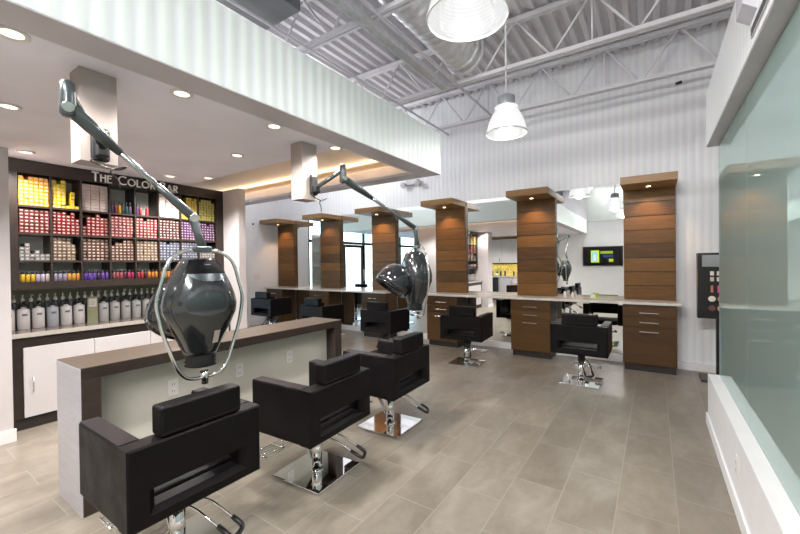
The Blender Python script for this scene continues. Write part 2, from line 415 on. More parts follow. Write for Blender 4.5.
joist(2.90, 'white open-web steel joist third from the station wall, crossing under the round duct')
joist(1.25, 'white open-web steel joist above the frame nearest the camera')
joist(-.6, 'white open-web steel joist behind the camera over the salon floor')
# round spiral duct
d = thing('round_duct', 'large round galvanised air duct running under the white roof deck', 'air duct', (0, 0, 0))
m = MB(); M = Matrix.Translation((-1.98, 0, 4.09)) @ Matrix.Rotation(-PI / 2, 4, 'X')
prof = []; y = YB
while y < 4.42: prof += [(.232, y), (.232, y + .1), (.235, y + .105), (.235, y + .115)]; y += .12
m.lathe(prof, n=40, M=M); m.build('spiral_tube', GALV, d)
m = MB(); m.lathe([(.245, 4.30), (.245, 4.36)], n=40, M=M); m.lathe([(.25, 4.42), (.262, 4.44), (.262, 4.47), (.24, 4.49), (.03, 4.49)], n=40, M=M); m.build('end_collar', GALV, d)
# flat duct above the fascia
m = MB(); m.box(-3.30, -2.78, YB, 2.49, 3.86, 4.36, .01); tag(m.build('flat_duct', DUCTGREY), 'grey rectangular duct above the left fascia, under the roof deck', 'air duct')
# conduits and strut rail along the hall
m = MB(); m.tube([(-2.15, YB, 3.80), (-2.15, 6.27, 3.80)], .016); tag(m.build('conduit_pipe', STEEL_W), 'thin white conduit hung under the joists beside the round duct', 'conduit')
m = MB(); m.tube([(-3.1, YB, 3.80), (-3.12, 6.27, 3.80)], .016); tag(m.build('conduit_pipe', STEEL_W), 'thin white conduit under the joists, left above the fascia', 'conduit')
m = MB(); m.box(-2.34, -2.24, YB, 4.55, 3.77, 3.80).box(-2.345, -2.335, YB, 4.55, 3.74, 3.80).box(-2.245, -2.235, YB, 4.55, 3.74, 3.80); tag(m.build('strut_rail', GALV), 'pale metal channel rail running beside the round duct', 'rail')
# ---------------------------------------------------------------- lamps
def lamp(kind, loc, energy, col=(1, 1, 1), size=.1, spot=None, rot=None, sx=None, sy=None):
    l = bpy.data.lights.new(kind.lower() + '_lamp', kind); l.energy = energy; l.color = col
    if kind in ('POINT', 'SPOT'): l.shadow_soft_size = size
    if kind == 'SPOT': l.spot_size = spot; l.spot_blend = .7
    if kind == 'AREA': l.shape = 'RECTANGLE'; l.size = sx; l.size_y = sy
    o = bpy.data.objects.new(kind.lower() + '_lamp', l); C.objects.link(o); o.location = loc
    if rot: o.rotation_euler = rot
    return o
def pendant(x, y, zr, label, sc=1.):
    t = thing('pendant_lamp', label, 'pendant lamp', (x, y, zr), 0, 'bell shaped pendant lamps over the cutting floor')
    m = MB(); m.lathe([(.205, 0), (.208, .006), (.200, .05), (.180, .12), (.150, .19), (.118, .235), (.110, .255), (.122, .268), (.118, .275), (.104, .262)], n=48, caps=(False, False)); m.build('lamp_shade', SHADE, t)
    m = MB(); m.lathe([(.205, -.004), (.212, -.004), (.212, .008), (.205, .008)], n=48, caps=(False, False)); m.build('rim', CLEAR if False else PLASTIC_W, t)
    m = MB(); m.lathe([(.085, .262), (.088, .28), (.088, .38), (.06, .40), (.02, .41)], n=28); m.build('ballast_housing', m_plain('grey_lamp_housing', (.36, .37, .40), .4, .2), t)
    m = MB(); m.cyl((0, 0, .41), (0, 0, ZD - zr), .010, n=10); m.cyl((0, 0, ZD - zr - .02), (0, 0, ZD - zr), .05, n=16); m.build('hanging_rod', STEEL_W, t)
    m = MB(); m.lathe([(.02, .08), (.05, .10), (.06, .15), (.045, .2), (.02, .24)], n=20); m.build('bulb', LIGHTBULB, t)
    lamp('POINT', (x, y, zr + .03), 36, (1, .985, .96), .08)
    return t
pendant(-1.28, 3.93, 2.80, 'bell shaped glass pendant lamp hanging in front of the far station wall')
pendant(-.80, 1.84, 2.72, 'large bell shaped glass pendant lamp cut by the top of the picture')
pendant(-.75, -.35, 2.76, 'bell shaped glass pendant lamp behind the camera, seen in the mirrors')
pendant(1.55, 3.0, 2.9, 'bell shaped glass pendant lamp added unseen beyond the frosted glass partition')  # unseen pendant added to light the space past the partition
DL = [(-2.262, .425), (-2.262, 1.122), (-2.262, 1.763), (-2.262, 2.39), (-3.13, 2.03), (-4.2, 2.36), (-4.45, 2.07), (-4.49, .915), (-3.3, .6), (-5.2, 3.62), (-3.6, -1.0), (-5.0, -1.0)]
DLN = ['at the left edge of the picture in the grey border', 'beside the first tan drop box under the fascia', 'in the grey border between the two tan drop boxes', 'in the grey border just behind the second tan drop box', 'over the island between the two tan drop boxes', 'near the right pier of the color bar', 'right of the sign letters above the color bar', 'above the left end of the color bar',
       'over the near end of the island', 'beyond the color bar pier near the storefront', 'over the back room counter', 'over the back room floor']
for (x, y), n in zip(DL, DLN):
    t = thing('recessed_downlight', 'round recessed downlight ' + n, 'downlight', (x, y, ZS - .006), 0, 'recessed downlights in the low ceiling')
    m = MB(); m.lathe([(.04, 0), (.052, -.004), (.06, -.002), (.06, .006), (.04, .006)], n=24, caps=(False, False)); m.build('trim_ring', PLASTIC_W, t)
    m = MB(); m.lathe([(.041, .001), (.001, .001)], n=20, caps=(False, False)); m.build('lens', DOWNGLOW, t)
    lamp('SPOT', (x, y, ZS - .03), 70, (1, .955, .91), .04, 2.5)
for y0 in (TY1 + .0,):
    lamp('AREA', ((TX0 + TX1) / 2 - 0, TY1 - .06, ZS + .125), 7, (1, .74, .45), rot=(PI / 2 + 2.2, 0, 0), sx=4.2, sy=.05)

# ---------------------------------------------------------------- stations along the wall
PITCH = 1.505; CX0 = -.06
ORD = ['rightmost wooden', 'second wooden', 'third wooden', 'fourth wooden', 'fifth wooden', 'leftmost wooden']
tower = None; cab = None
def make_tower():
    t = thing('station_column', '', 'wall column')
    m = MB(); z = .915; pl = .1915
    for k in range(8):
        m.box(-.298, .298, 6.2, 6.255, z + .005, z + pl - .005, .002, 1); z += pl
    m.mat(1).box(-.294, .294, 6.206, 6.262, .914, 2.445)
    m.build('board_panel', [WOOD, TOE], t)
    m = MB(); m.box(-.302, .302, 5.67, 6.258, 2.435, 2.53, .003, 1); m.build('canopy', WOODTRIM, t)
    s = MB(); s.lathe([(.028, 2.434), (.040, 2.4325), (.040, 2.429), (.027, 2.429)], 0, 5.98, 20, caps=(False, False)); sp = s.build('spotlight', BRUSHED, t)
    s = MB(); s.lathe([(.027, 2.4315), (.001, 2.4315)], 0, 5.98, 16, caps=(False, False)); s.build('lens', WARMGLOW, sp)
    return t
def make_cab():
    t = thing('drawer_cabinet', '', 'cabinet')
    m = MB(); m.box(-.295, .295, 5.858, 6.24, .09, .878); m.build('carcass', WOODCAB, t)
    m = MB(); m.box(-.28, .285, 5.885, 6.23, 0, .09); m.build('toe_kick', TOE, t)
    for nm, z0, z1, zh in (('drawer', .715, .872, .772), ('drawer', .583, .711, .648), ('cabinet_door', .095, .579, .528)):
        m = MB(); m.box(-.293, .293, 5.838, 5.858, z0, z1, .002, 1); d = m.build(nm, WOODCAB, t)
        m = MB(); m.box(-.105, .105, 5.80, 5.808, zh - .006, zh + .006, .002, 1).box(-.085, -.077, 5.806, 5.84, zh - .004, zh + .004).box(.077, .085, 5.806, 5.84, zh - .004, zh + .004)
        m.build('handle', BRUSHED, d)
    return t
for i in range(6):
    if i == 0: a = tower = make_tower(); b = cab = make_cab()
    else: a = copy_tree(tower); b = copy_tree(cab)
    a.location = b.location = (CX0 - PITCH * i, 0, 0)
    a['group'] = 'wooden columns of the hair stations'; b['group'] = 'drawer cabinets of the hair stations'
    a['label'] = '%s plank column with canopy and spotlight, standing on the pale counter' % ORD[i] if i in (0, 5) else '%s plank column from the right, with canopy and spotlight' % ORD[i]
    b['label'] = 'brown wooden drawer cabinet under the %s plank column%s' % (ORD[i].replace(' wooden', ''), '' if i in (0, 5) else ' from the right')
    lamp('SPOT', (CX0 - PITCH * i, 5.98, 2.425), 22, (1, .60, .30), .02, 1.75, rot=(.22, 0, 0))
tag(bx('countertop', CTOP, CX0 - 2 * PITCH - .33, CX0 + .34, 5.795, 6.25, .88, .912, bev=.002), 'pale stone countertop along the three stations on the right', 'countertop')
tag(bx('countertop', CTOP, CX0 - 5 * PITCH - .31, CX0 - 3 * PITCH + .33, 5.795, 6.25, .88, .912, bev=.002), 'pale stone countertop along the three stations on the left', 'countertop')
ML = ['wall mirror between the rightmost and second columns, reflecting the television', 'wall mirror between the second and third columns, reflecting white cabinets', 'wall mirror between the third and fourth columns, behind the second dryer', 'wall mirror between the fourth and fifth columns, reflecting the glass door', 'wall mirror between the fifth and leftmost columns, reflecting a shelf']
for i in range(5):
    x1 = CX0 - PITCH * i - .297; x0 = CX0 - PITCH * (i + 1) + .297
    m = MB(); m.box(x0, x1, 6.262, 6.268, .106, 2.55)
    tag(m.build('wall_mirror', MIRROR), 'tall frameless ' + ML[i], 'mirror', 'wall mirrors between the stations')

# ---------------------------------------------------------------- salon chairs
W2 = .305; YR = -.25; YFt = .29; ZB, ZTp = .395, .738
def make_chair():
    t = thing('salon_chair', '', 'salon chair')
    for s, nm in ((-1, 'armrest'), (1, 'armrest')):
        x0, x1 = sorted((s * W2, s * (W2 - .085)))
        m = MB(); m.box(x0, x1, YR + .085, YFt, ZB, ZTp, .008); m.mat(1).box(x0 + .004, x1 - .004, YR + .09, YFt - .004, ZTp - .004, ZTp + .004, .003)
        m.build(nm, [LEATHER, LEATHER_SHEEN], t)
    # back: panel with a slot whose outer edge is mitred
    m = MB(); y0, y1 = YR, YR + .095; sx0, sx1, sz0, sz1 = -.225, .225, .44, .552
    O = [(-W2, ZB), (W2, ZB), (W2, ZTp), (-W2, ZTp)]; I = [(sx0 + .03, sz0 + .022), (sx1 - .03, sz0 + .022), (sx1 - .03, sz1 - .012), (sx0 + .03, sz1 - .012)]; I0 = [(sx0, sz0), (sx1, sz0), (sx1, sz1), (sx0, sz1)]
    e = .008
    Oi = [(-W2 + e, ZB + e), (W2 - e, ZB + e), (W2 - e, ZTp - e), (-W2 + e, ZTp - e)]
    loops = [(O, y1), (O, y0 + e), (Oi, y0), (I0, y0), (I, y0 + .03), (I, y1)]
    rings = [[Vector((u, y, v)) for u, v in L] for L, y in loops] + [[Vector((u, y1, v)) for u, v in O]]
    m.grid(rings, True, False, False, False); m.build('backrest', LEATHER, t)
    m = MB(); m.box(-W2 + .088, W2 - .088, YR + .1, YFt + .015, ZB + .005, .475, .02, 3); m.build('seat_cushion', LEATHER, t)
    m = MB(); m.box(-.175, .2, YR + .004, YR + .098, ZTp + .003, .872, .014, 3); h = m.build('headrest', LEATHER, t)
    m = MB(); m.box(-.165, .19, YR + .001, YR + .006, ZTp + .02, ZTp + .024); m.build('seam', LEATHER_SHEEN, h)
    m = MB(); m.box(-.16, .16, -.16, .16, ZB - .018, ZB + .004, .003, 1); m.build('mounting_plate', BLACK, t)
    m = MB(); m.cyl((0, 0, .016), (0, 0, .30), .036, n=24); m.lathe([(.05, .016), (.05, .024), (.037, .03)], n=24); m.build('hydraulic_column', CHROME, t)
    m = MB(); m.lathe([(.042, .29), (.042, .345), (.032, .35), (.032, ZB - .015)], n=20); m.build('collar', BLACK, t)
    m = MB(); m.box(-.215, .215, -.215, .215, .003, .017, .004, 2); m.build('base_plate', CHROME, t)
    p = round_path([(.03, -.03, .325), (.10, -.13, .30), (.17, -.30, .19), (.09, -.335, .185), (.02, -.14, .30), (-.02, -.04, .325)], .03)
    m = MB(); m.tube(p, .006); lv = m.build('pump_lever', CHROME, t)
    m = MB(); m.tube(round_path([(.145, -.24, .231), (.17, -.30, .191), (.09, -.335, .186), (.065, -.25, .232)], .03), .012); m.build('lever_grip', BLACK, lv)
    m = MB(); m.box(-.022, .022, .0, .012, 0, .30, .003, 1, Matrix.Translation((0, .20, ZB)) @ Matrix.Rotation(PI - .55, 4, 'X')); m.build('footrest_strut', BRUSHED, t)
    m = MB(); fz = .135
    for k in range(6): m.cyl((-.17, .325 + k * .028, fz), (.17, .325 + k * .028, fz), .006, n=8)
    m.cyl((-.17, .32, fz), (-.17, .47, fz), .008, n=8); m.cyl((.17, .32, fz), (.17, .47, fz), .008, n=8); m.cyl((0, .32, fz), (0, .47, fz), .008, n=8)
    m.build('footrest', CHROME, t)
    return t
CH = [(-1.985, .93, PI / 2, -.026, 'black leather salon chair nearest the camera, beside the near island end', 'island'),
      (-1.975, 1.86, PI / 2 + .05, -.03, 'black leather salon chair in the middle of the three along the island', 'island'),
      (-1.985, 2.76, PI / 2 + .03, -.022, 'black leather salon chair farthest of the three along the island', 'island'),
      (-.735, 4.985, 0, 0, 'black leather salon chair between the rightmost and second wooden columns', 'station'),
      (-2.26, 5.06, .06, 0, 'black leather salon chair between the second and third wooden columns from the right', 'station'),
      (-3.65, 4.95, .0, 0, 'black leather salon chair behind the island, below the second dryer', 'station'),
      (-5.08, 4.93, -.02, 0, 'black leather salon chair seen just past the far end of the island counter', 'station'),
      (-6.52, 4.93, .03, .07, 'black leather salon chair raised highest, leftmost at the wall stations', 'station')]
proto = None
for x, y, rz, dz, lab, row in CH:
    if proto is None: c = proto = make_chair()
    else: c = copy_tree(proto)
    c.location = (x, y, 0); c.rotation_euler = (0, 0, rz); c['label'] = lab
    c['group'] = 'salon chairs along the island' if row == 'island' else 'salon chairs at the wall stations'
    if dz:
        for k in kids(c):
            n = k.name.split('.')[0]
            if n in ('base_plate',): continue
            if n == 'hydraulic_column': k.scale = (1, 1, 1 + dz / .345); continue
            k.location.z += dz

# ---------------------------------------------------------------- island
t = thing('island_counter', 'long dark island counter with brown top and pale recessed front panel', 'island counter', (-2.95, 1.85, 0))
IX0, IX1, IY0, IY1, IZ = -3.157, -2.74, .765, 2.955, .866
o = Vector((-2.95, 1.85, 0))
def ib(name, mats, x0, x1, y0, y1, z0, z1, bev=.002): return MB().box(x0 - o.x, x1 - o.x, y0 - o.y, y1 - o.y, z0, z1, bev).build(name, mats, t)
ib('counter_slab', BAR, IX0, IX1, IY0 + .004, IY1 - .004, IZ - .07, IZ - .004)
ib('counter_top', BARTOP, IX0, IX1, IY0 + .002, IY1, IZ - .004, IZ)
ib('end_panel', BAR, IX0, IX1, IY0 + .004, IY0 + .10, 0, IZ - .07)
ib('end_panel', BAR, IX0, IX1, IY1 - .10, IY1 - .004, 0, IZ - .07)
tag(ib('end_facing', BAREND, IX0, IX1, IY0, IY0 + .004, 0, IZ - .004, 0), 'pale greyish laminate end face')
ib('front_panel', BACKPAINT, -2.885, -2.865, IY0 + .10, IY1 - .10, 0, IZ - .07, 0)
ib('back_panel', BAR, IX0, IX0 + .02, IY0 + .10, IY1 - .10, 0, IZ - .07, 0)
def outlet(parent, M, mats=PLASTIC_W):
    m = MB(); m.box(-.0, .007, -.036, .036, -.058, .058, .002, 1, M); p = m.build('outlet', mats, parent)
    m = MB(); m.box(.006, .010, -.017, .017, .008, .04, .002, 1, M).box(.006, .010, -.017, .017, -.04, -.008, .002, 1, M); s = m.build('socket', mats, p)
    m = MB()
    for z in (.024, -.024): m.box(.0098, .0105, -.009, -.006, z - .007, z + .007, 0, 1, M).box(.0098, .0105, .006, .009, z - .007, z + .007, 0, 1, M)
    m.build('slot', BLACK, p); return p
for y in (1.325, 1.844, 2.362): outlet(t, Matrix.Translation((-2.865 - o.x, y - o.y, .583)))
r = outlet(None, Matrix.Translation((HX0 - .0, 2.84, .275)) @ Matrix.Rotation(PI, 4, 'Z')); r.name = 'wall_outlet'; tag(r, 'white power outlet low on the half wall at right', 'outlet')

# ---------------------------------------------------------------- hood dryers
def dryer(label, br, P1, P2, hood, face):
    """br: bracket centre on the drop box, P1 elbow pivot, P2 wrist pivot, hood: top of bow, face: heading of the opening"""
    t = thing('hood_dryer', label, 'hair dryer', (br[0], br[1], br[2]), 0, 'hood dryers hung over the island chairs')
    o = Vector(br); L = lambda p: Vector(p) - o
    P1 = Vector(P1); P2 = Vector(P2); H = Vector(hood)
    m = MB()
    m.box(0, .022, -.04, .04, -.085, .085, .015, 3).box(.015, .06, -.028, .028, -.07, -.005, .012, 3); m.build('wall_bracket', BLACK, t)
    e = P1 + Vector((0, 0, .10))
    m = MB(); m.cyl(L(br) + Vector((.05, 0, -.02)), L(P1 + Vector((0, 0, .065))), .017, n=14); m.build('shoulder_arm', GUNMETAL, t)
    m = MB(); m.lathe([(.002, .115), (.016, .112), (.025, .10), (.027, .06), (.029, 0), (.029, -.03), (.02, -.042), (.004, -.045)], n=20, M=Matrix.Translation(L(P1))); el = m.build('elbow', GUNMETAL, t)
    d = (P2 - P1); dn = d.normalized(); view = Vector((.85, -.5, 0)); side = (view - dn * view.dot(dn)).normalized()
    def disc(p, r, nm, par, mat=BRUSHED):
        m = MB(); m.cyl(L(p) + side * .026, L(p) + side * .036, r, r * .92, n=24); m.build(nm, mat, par)
    disc(P1, .022, 'pivot_cap', el)
    ln = d.length; up = side.cross(dn)
    def section(f, h, wd): 
        p = L(P1) + d * f
        h *= .86; wd *= .86
        return [p + up * h + side * wd * .45, p + up * h * .4 + side * wd, p - up * h * .4 + side * wd, p - up * h + side * wd * .45, p - up * h - side * wd * .45, p - up * h * .4 - side * wd, p + up * h * .4 - side * wd, p + up * h - side * wd * .45]
    m = MB(); m.grid([section(-.02, .026, .024), section(.06, .034, .026), section(.15, .034, .024), section(.36, .02, .018)]); m.build('arm_cover', GUNMETAL, t)
    m = MB(); m.grid([section(.33, .016, .015), section(.80, .016, .015)]); m.build('arm_tube', ARMTUBE, t)
    m = MB(); m.grid([section(.66, .017, .017), section(.86, .026, .022), section(.97, .027, .024), section(1.02, .02, .022)]); fo = m.build('forearm_cover', GUNMETAL, t)
    disc(P2, .024, 'pivot_cap', fo)
    m = MB(); m.tube([L(P2) + (L(P2) - L(H)) * .12, L(P2), L(P2) * .5 + L(H) * .5, L(H) + Vector((0, 0, .015))], .024, 12, radii=[.018, .026, .020, .022]); m.build('wrist_link', GUNMETAL, t)
    # hood group, built facing +X then turned; the body hangs a little in front of the bow
    FWD = Matrix.Translation((.05, 0, 0))
    R = Matrix.Translation(L(H)) @ Matrix.Rotation(face, 4, 'Z')
    def tr(p): return R @ Vector(p)
    m = MB(); m.box(-.022, .022, -.042, .042, -.014, .02, .005, 2, R); m.build('bow_clamp', GUNMETAL, t)
    pts = [(0, .03, 0), (0, .10, -.005), (0, .175, -.06), (0, .232, -.27), (0, .205, -.42), (0, .13, -.64), (0, .08, -.69), (0, -.08, -.69), (0, -.13, -.64), (0, -.205, -.42), (0, -.232, -.27), (0, -.175, -.06), (0, -.10, -.005), (0, -.03, 0)]
    m = MB(); m.tube([tr(p) for p in round_path(pts, .05)], .0095, 10); m.build('bow_frame', CHROME, t)
    m = MB(); m.cyl(tr((0, 0, -.655)), tr((0, 0, -.725)), .022, n=16); m.build('bow_socket', CHROME, t)
    # body shell: rings from top to bottom (z, half width, back depth, front depth)
    prof = [(-.052, .088, .075, .06), (-.075, .098, .10, .075), (-.12, .125, .125, .09), (-.18, .152, .15, .105), (-.24, .174, .168, .11), (-.29, .184, .175, .112), (-.34, .178, .172, .11), (-.41, .148, .15, .10), (-.48, .113, .122, .085), (-.54, .087, .098, .07), (-.565, .078, .088, .062)]
    def ring(z, wd, bk, fr, n=32):
        out = []
        for i in range(n):
            a = 2 * PI * i / n; c = math.cos(a); s_ = math.sin(a); ex = .8
            x = (fr if c > 0 else bk) * math.copysign(abs(c) ** ex, c); y = wd * math.copysign(abs(s_) ** ex, s_)
            out.append(tr((x + .05, y, z)))
        return out
    m = MB(); m.grid([ring(*p) for p in prof]); m.build('body_shell', SHELL, t)
    m = MB(); m.grid([ring(-.047, .082, .07, .05), ring(-.056, .086, .074, .055)]); cp = m.build('top_cap', BLACK, t)
    # control panel let into the upper back
    m = MB()
    def bk(z, y):     # surface point on the back
        for a, b in zip(prof, prof[1:]):
            if a[0] >= z >= b[0]:
                f = (a[0] - z) / (a[0] - b[0]); q = [a[k] + (b[k] - a[k]) * f for k in range(4)]; break
        s_ = min(1, abs(y) / q[1]); s_ = s_ ** (1 / .8); c = math.sqrt(max(0, 1 - s_ * s_)) ** .8
        return tr((-q[2] * c - .004 + .05, y, z))
    rows = []
    for z, hw in ((-.054, .074), (-.08, .086), (-.105, .10), (-.125, .106)): rows.append([bk(z, -hw + 2 * hw * k / 8) for k in range(9)])
    m.grid(rows, False, False, False); cpn = m.build('control_panel', MATTEBLACK, t)
    m = MB(); rows = []
    for z, hw in ((-.127, .104), (-.15, .082), (-.167, .045)): rows.append([bk(z, -hw + 2 * hw * k / 8) for k in range(9)])
    m.grid(rows, False, False, False); m.build('vent_grille', GUNMETAL, t)
    m = MB(); rows = [[bk(z, y) for y in (-.045, -.03, -.012)] for z in (-.43, -.465, -.5)]
    m.grid(rows, False, False, False); m.build('info_sticker', LABELW, t)
    m = MB(); m.grid([[bk(z, -.015 + .03 * k / 4) for k in range(5)] for z in (-.077, -.081)], False, False, False); m.build('panel_mark', m_plain('grey_print', (.12, .12, .12), .5), cpn)
    m = MB(); rr = []
    for k in range(7):
        z = -.563 - k * .011; q = .068 if k % 2 else .076
        rr.append(ring(z, q, q + .012, q - .015))
    m.grid(rr); m.build('bellows_cuff', BLACK, t)
    # visor hood: a bowl opening forward and down
    ax = Vector((.6, 0, -.8)); Mh = R @ FWD @ Matrix.Translation((.255, 0, -.40)) @ ax.to_track_quat('Z', 'Y').to_matrix().to_4x4()
    m = MB(); rings = []
    for r_, z in ((.012, -.245), (.06, -.238), (.11, -.213), (.146, -.17), (.166, -.11), (.174, -.05), (.172, 0), (.164, .002), (.164, -.05), (.156, -.11), (.136, -.165), (.10, -.203), (.05, -.228), (.01, -.234)):
        rings.append([Mh @ Vector((r_ * math.cos(2 * PI * i / 36), r_ * math.sin(2 * PI * i / 36), z)) for i in range(36)])
    m.grid(rings); m.build('visor_hood', GLOSSBLACK, t)
    m = MB(); m.tube([Mh @ Vector((.168 * math.cos(2 * PI * i / 36), .168 * math.sin(2 * PI * i / 36), .002)) for i in range(36)], .005, 8, True); m.build('visor_rim', GLOSSBLACK, t)
    # cord hanging from the bracket
    p = smooth_path([(.02, -.01, -.07), (.05, -.05, -.10), (.03, .06, -.12), (.06, .10, -.10), (.05, .03, -.135), (.02, .07, -.17), (.01, .085, -.21)], 6)
    m = MB(); m.tube([Vector(q) for q in p], .004, 6); m.build('power_cord', BLACK, t)
    return t
dryer('dark hood dryer with chrome bow hung over the chair nearest the camera', (-2.357, .755, 2.075), (-2.076, .557, 2.136), (-2.075, 1.077, 1.716), (-2.036, 1.104, 1.536), PI - .05)
dryer('dark hood dryer farther back, seen from the side past the third chair', (-2.357, 2.215, 2.11), (-2.116, 2.321, 2.157), (-1.995, 3.242, 1.806), (-1.975, 3.256, 1.615), PI + 1.02)

# ---------------------------------------------------------------- colour bar
SX = -4.80; CY0, CY1 = .815, 2.893
cols = [.917, 1.147, 1.379, 1.622, 1.859, 2.1, 2.347, 2.565, 2.793]
rows = [2.325, 2.022, 1.766, 1.509, 1.318]
t = thing('color_bar_shelf', 'dark wall shelf of cubbies filled with hair color boxes', 'shelf unit', (-4.9, 1.85, 1.25))
o = Vector((-4.9, 1.85, 1.25))
m = MB(); b = lambda x0, x1, y0, y1, z0, z1: m.box(x0 - o.x, x1 - o.x, y0 - o.y, y1 - o.y, z0 - o.z, z1 - o.z)
b(-5.055, SX, CY0, cols[0], 1.247, 2.446); b(-5.055, SX, cols[8], CY1, 1.247, 2.446); b(-5.055, SX, cols[0], cols[8], rows[0], 2.446); b(-5.055, SX, cols[0], cols[8], 1.247, rows[4])
m.build('frame', BAR, t)
m = MB()
for y in cols[1:8]: b(-5.05, SX - .004, y - .008, y + .008, rows[4], rows[0])
m.build('upright_dividers', BAR, t)
m = MB()
for z in rows[1:4]: b(-5.05, SX - .006, cols[0], cols[8], z - .009, z + .009)
m.build('shelf_boards', BAR, t)
m = MB(); b(-5.058, -5.05, cols[0], cols[8], rows[4], rows[0]); m.build('back_panel', m_plain('pale_shelf_back', (.76, .73, .69), .6), t)

def boxmesh(col, w, h, d=.14, plain=False):
    # carton lying end on: opens toward +X, white oval label on the end
    m = MB(); m.box(-d, 0, -w / 2, w / 2, 0, h)
    if not plain:
        m.mat(1); n = 12; m.grid([[Vector((.0006, w * .33 * math.cos(2 * PI * i / n), h / 2 + h * .21 * math.sin(2 * PI * i / n))) for i in range(n)], [Vector((.0006, .0005 * math.cos(2 * PI * i / n), h / 2 + .0005 * math.sin(2 * PI * i / n))) for i in range(n)]], True, False, False, False)
    else:
        m.mat(1).box(0, .0005, -w / 2, w / 2, h * .42, h * .56)
    bmesh.ops.recalc_face_normals(m.bm, faces=m.bm.faces[:])
    me = bpy.data.meshes.new('carton'); m.bm.to_mesh(me); m.bm.free()
    me.materials.append(colmat(col)); me.materials.append(LABELW if not plain else colmat((.62, .40, .40))); return me
Y1, Y2 = (.66, .30, .012), (.66, .47, .01)
RED1, RED2, RED3, DRED = (.12, .012, .008), (.19, .007, .009), (.17, .012, .012), (.07, .01, .008)
PUR, TANC, BRN, BLU, OFFW, SIL = (.07, .012, .09), (.17, .115, .07), (.10, .04, .022), (.085, .105, .17), (.56, .48, .45), (.20, .19, .185)
# (row, col): colour, heights of the stacks (boxes), description, plain
GRID = {
 (0, 0): (Y1, [8, 7, 8, 8, 8, 8], 'orange yellow', 0), (0, 1): (Y2, [8, 7, 8, 1, 5, 1], 'bright yellow', 0), (0, 2): (OFFW, [9, 9, 9], 'pinkish white', 1),
 (0, 5): (OFFW, [9, 9, 9], 'pinkish white', 1), (0, 6): (Y2, [4, 5, 8, 8, 7, 8], 'bright yellow', 0), (0, 7): ((.42, .38, .03), [7, 8, 8, 8, 8, 7], 'olive yellow', 0),
 (1, 0): (RED1, [7] * 6, 'brown red', 0), (1, 1): (RED2, [7, 7, 7, 6, 7, 5], 'red', 0), (1, 2): (RED2, [3, 6, 6, 7, 6, 6], 'red', 0), (1, 3): (RED3, [7] * 6, 'red', 0), (1, 4): (RED3, [7, 7, 6, 7, 7, 7], 'red', 0),
 (1, 5): (DRED, [7] * 6, 'dark red', 0), (1, 6): (PUR, [7] * 6, 'purple', 0), (1, 7): (PUR, [7, 7, 7, 6, 7, 7], 'purple', 0),
 (2, 0): (SIL, [4, 5, 2, 3, 2, 2], 'silver grey', 0), (2, 1): (TANC, [7, 7, 7, 7, 5], 'tan', 0), (2, 2): (BRN, [7] * 6, 'brown', 0), (2, 3): (BRN, [5, 6, 6, 7, 7, 7], 'brown', 0), (2, 4): (TANC, [7] * 6, 'tan', 0),
 (2, 5): (BLU, [7, 7, 6, 7, 7, 7], 'blue grey', 0), (2, 6): (BLU, [7] * 6, 'blue grey', 0), (2, 7): (SIL, [5, 4, 3, 5, 4, 3], 'silver grey', 0)}
RN = ['top', 'second', 'third', 'lowest']
CN = ['first', 'second', 'third', 'fourth', 'fifth', 'sixth', 'seventh', 'eighth']
items = []
for (r, c), (col, hs, desc, plain) in GRID.items():
    y0, y1 = cols[c] + .010, cols[c + 1] - .010; z0 = rows[r + 1] + .0092
    n = len(hs) if not (r, c) == (2, 1) else 6
    bw = (y1 - y0) / n; bh = (rows[r] - rows[r + 1] - .03) / (8 if r == 0 else 7) * (1 if not plain else 8 / 9)
    for k, h in enumerate(hs):
        for q in range(h): items.append((r, c, y0 + bw * (k + .5), z0 + q * bh, bw * .94, bh * .94, col, desc, plain))
items.sort(key=lambda i: (SX ** 2 + i[2] ** 2))
rest = MB(); restm = []; mc = {}
for n, (r, c, y, z, bw, bh, col, desc, plain) in enumerate(items):
    jx = SX - .022 - random.random() * .012
    if n < 300:
        k = (round(bw, 4), round(bh, 4), col, plain)
        if k not in mc: mc[k] = boxmesh(col, bw, bh, .14, plain)
        ob = bpy.data.objects.new('hair_color_box', mc[k]); C.objects.link(ob); ob.location = (jx, y, z)
        tag(ob, '%s hair color box in the %s cubby from left, %s row' % (desc, CN[c], RN[r]), 'box', '%s hair color boxes, %s cubby of the %s row' % (desc, CN[c], RN[r]))
    else:
        for mm in (colmat(col), LABELW if not plain else colmat((.62, .40, .40))):
            if mm not in restm: restm.append(mm)
        rest.mat(restm.index(colmat(col))).box(jx - .14, jx, y - bw / 2, y + bw / 2, z, z + bh)
        if plain: rest.mat(restm.index(colmat((.62, .40, .40)))).box(jx, jx + .0005, y - bw / 2, y + bw / 2, z + bh * .42, z + bh * .56)
        else:
            rest.mat(restm.index(LABELW)); N = 10
            rest.grid([[Vector((jx + .0006, y + bw * .33 * math.cos(2 * PI * i / N), z + bh / 2 + bh * .21 * math.sin(2 * PI * i / N))) for i in range(N)], [Vector((jx + .0006, y + .0005 * math.cos(2 * PI * i / N), z + bh / 2 + .0005 * math.sin(2 * PI * i / N))) for i in range(N)]], True, False, False, False)
tag(rest.build('hair_color_boxes', restm), 'remaining hair color boxes packed in the right half of the color bar shelf', 'boxes', None, 'stuff')

def bottle_obj(name, prof, mats, splits, loc, label, cat, group, n=14):
    """splits: list of (part name, first profile index, last, material); top-level empty only when there are parts"""
    t = thing(name, label, cat, loc, 0, group)
    for nm, a, b_, mt in splits:
        m = MB(); m.lathe(prof[a:b_ + 1], n=n); m.build(nm, mt, t)
    return t
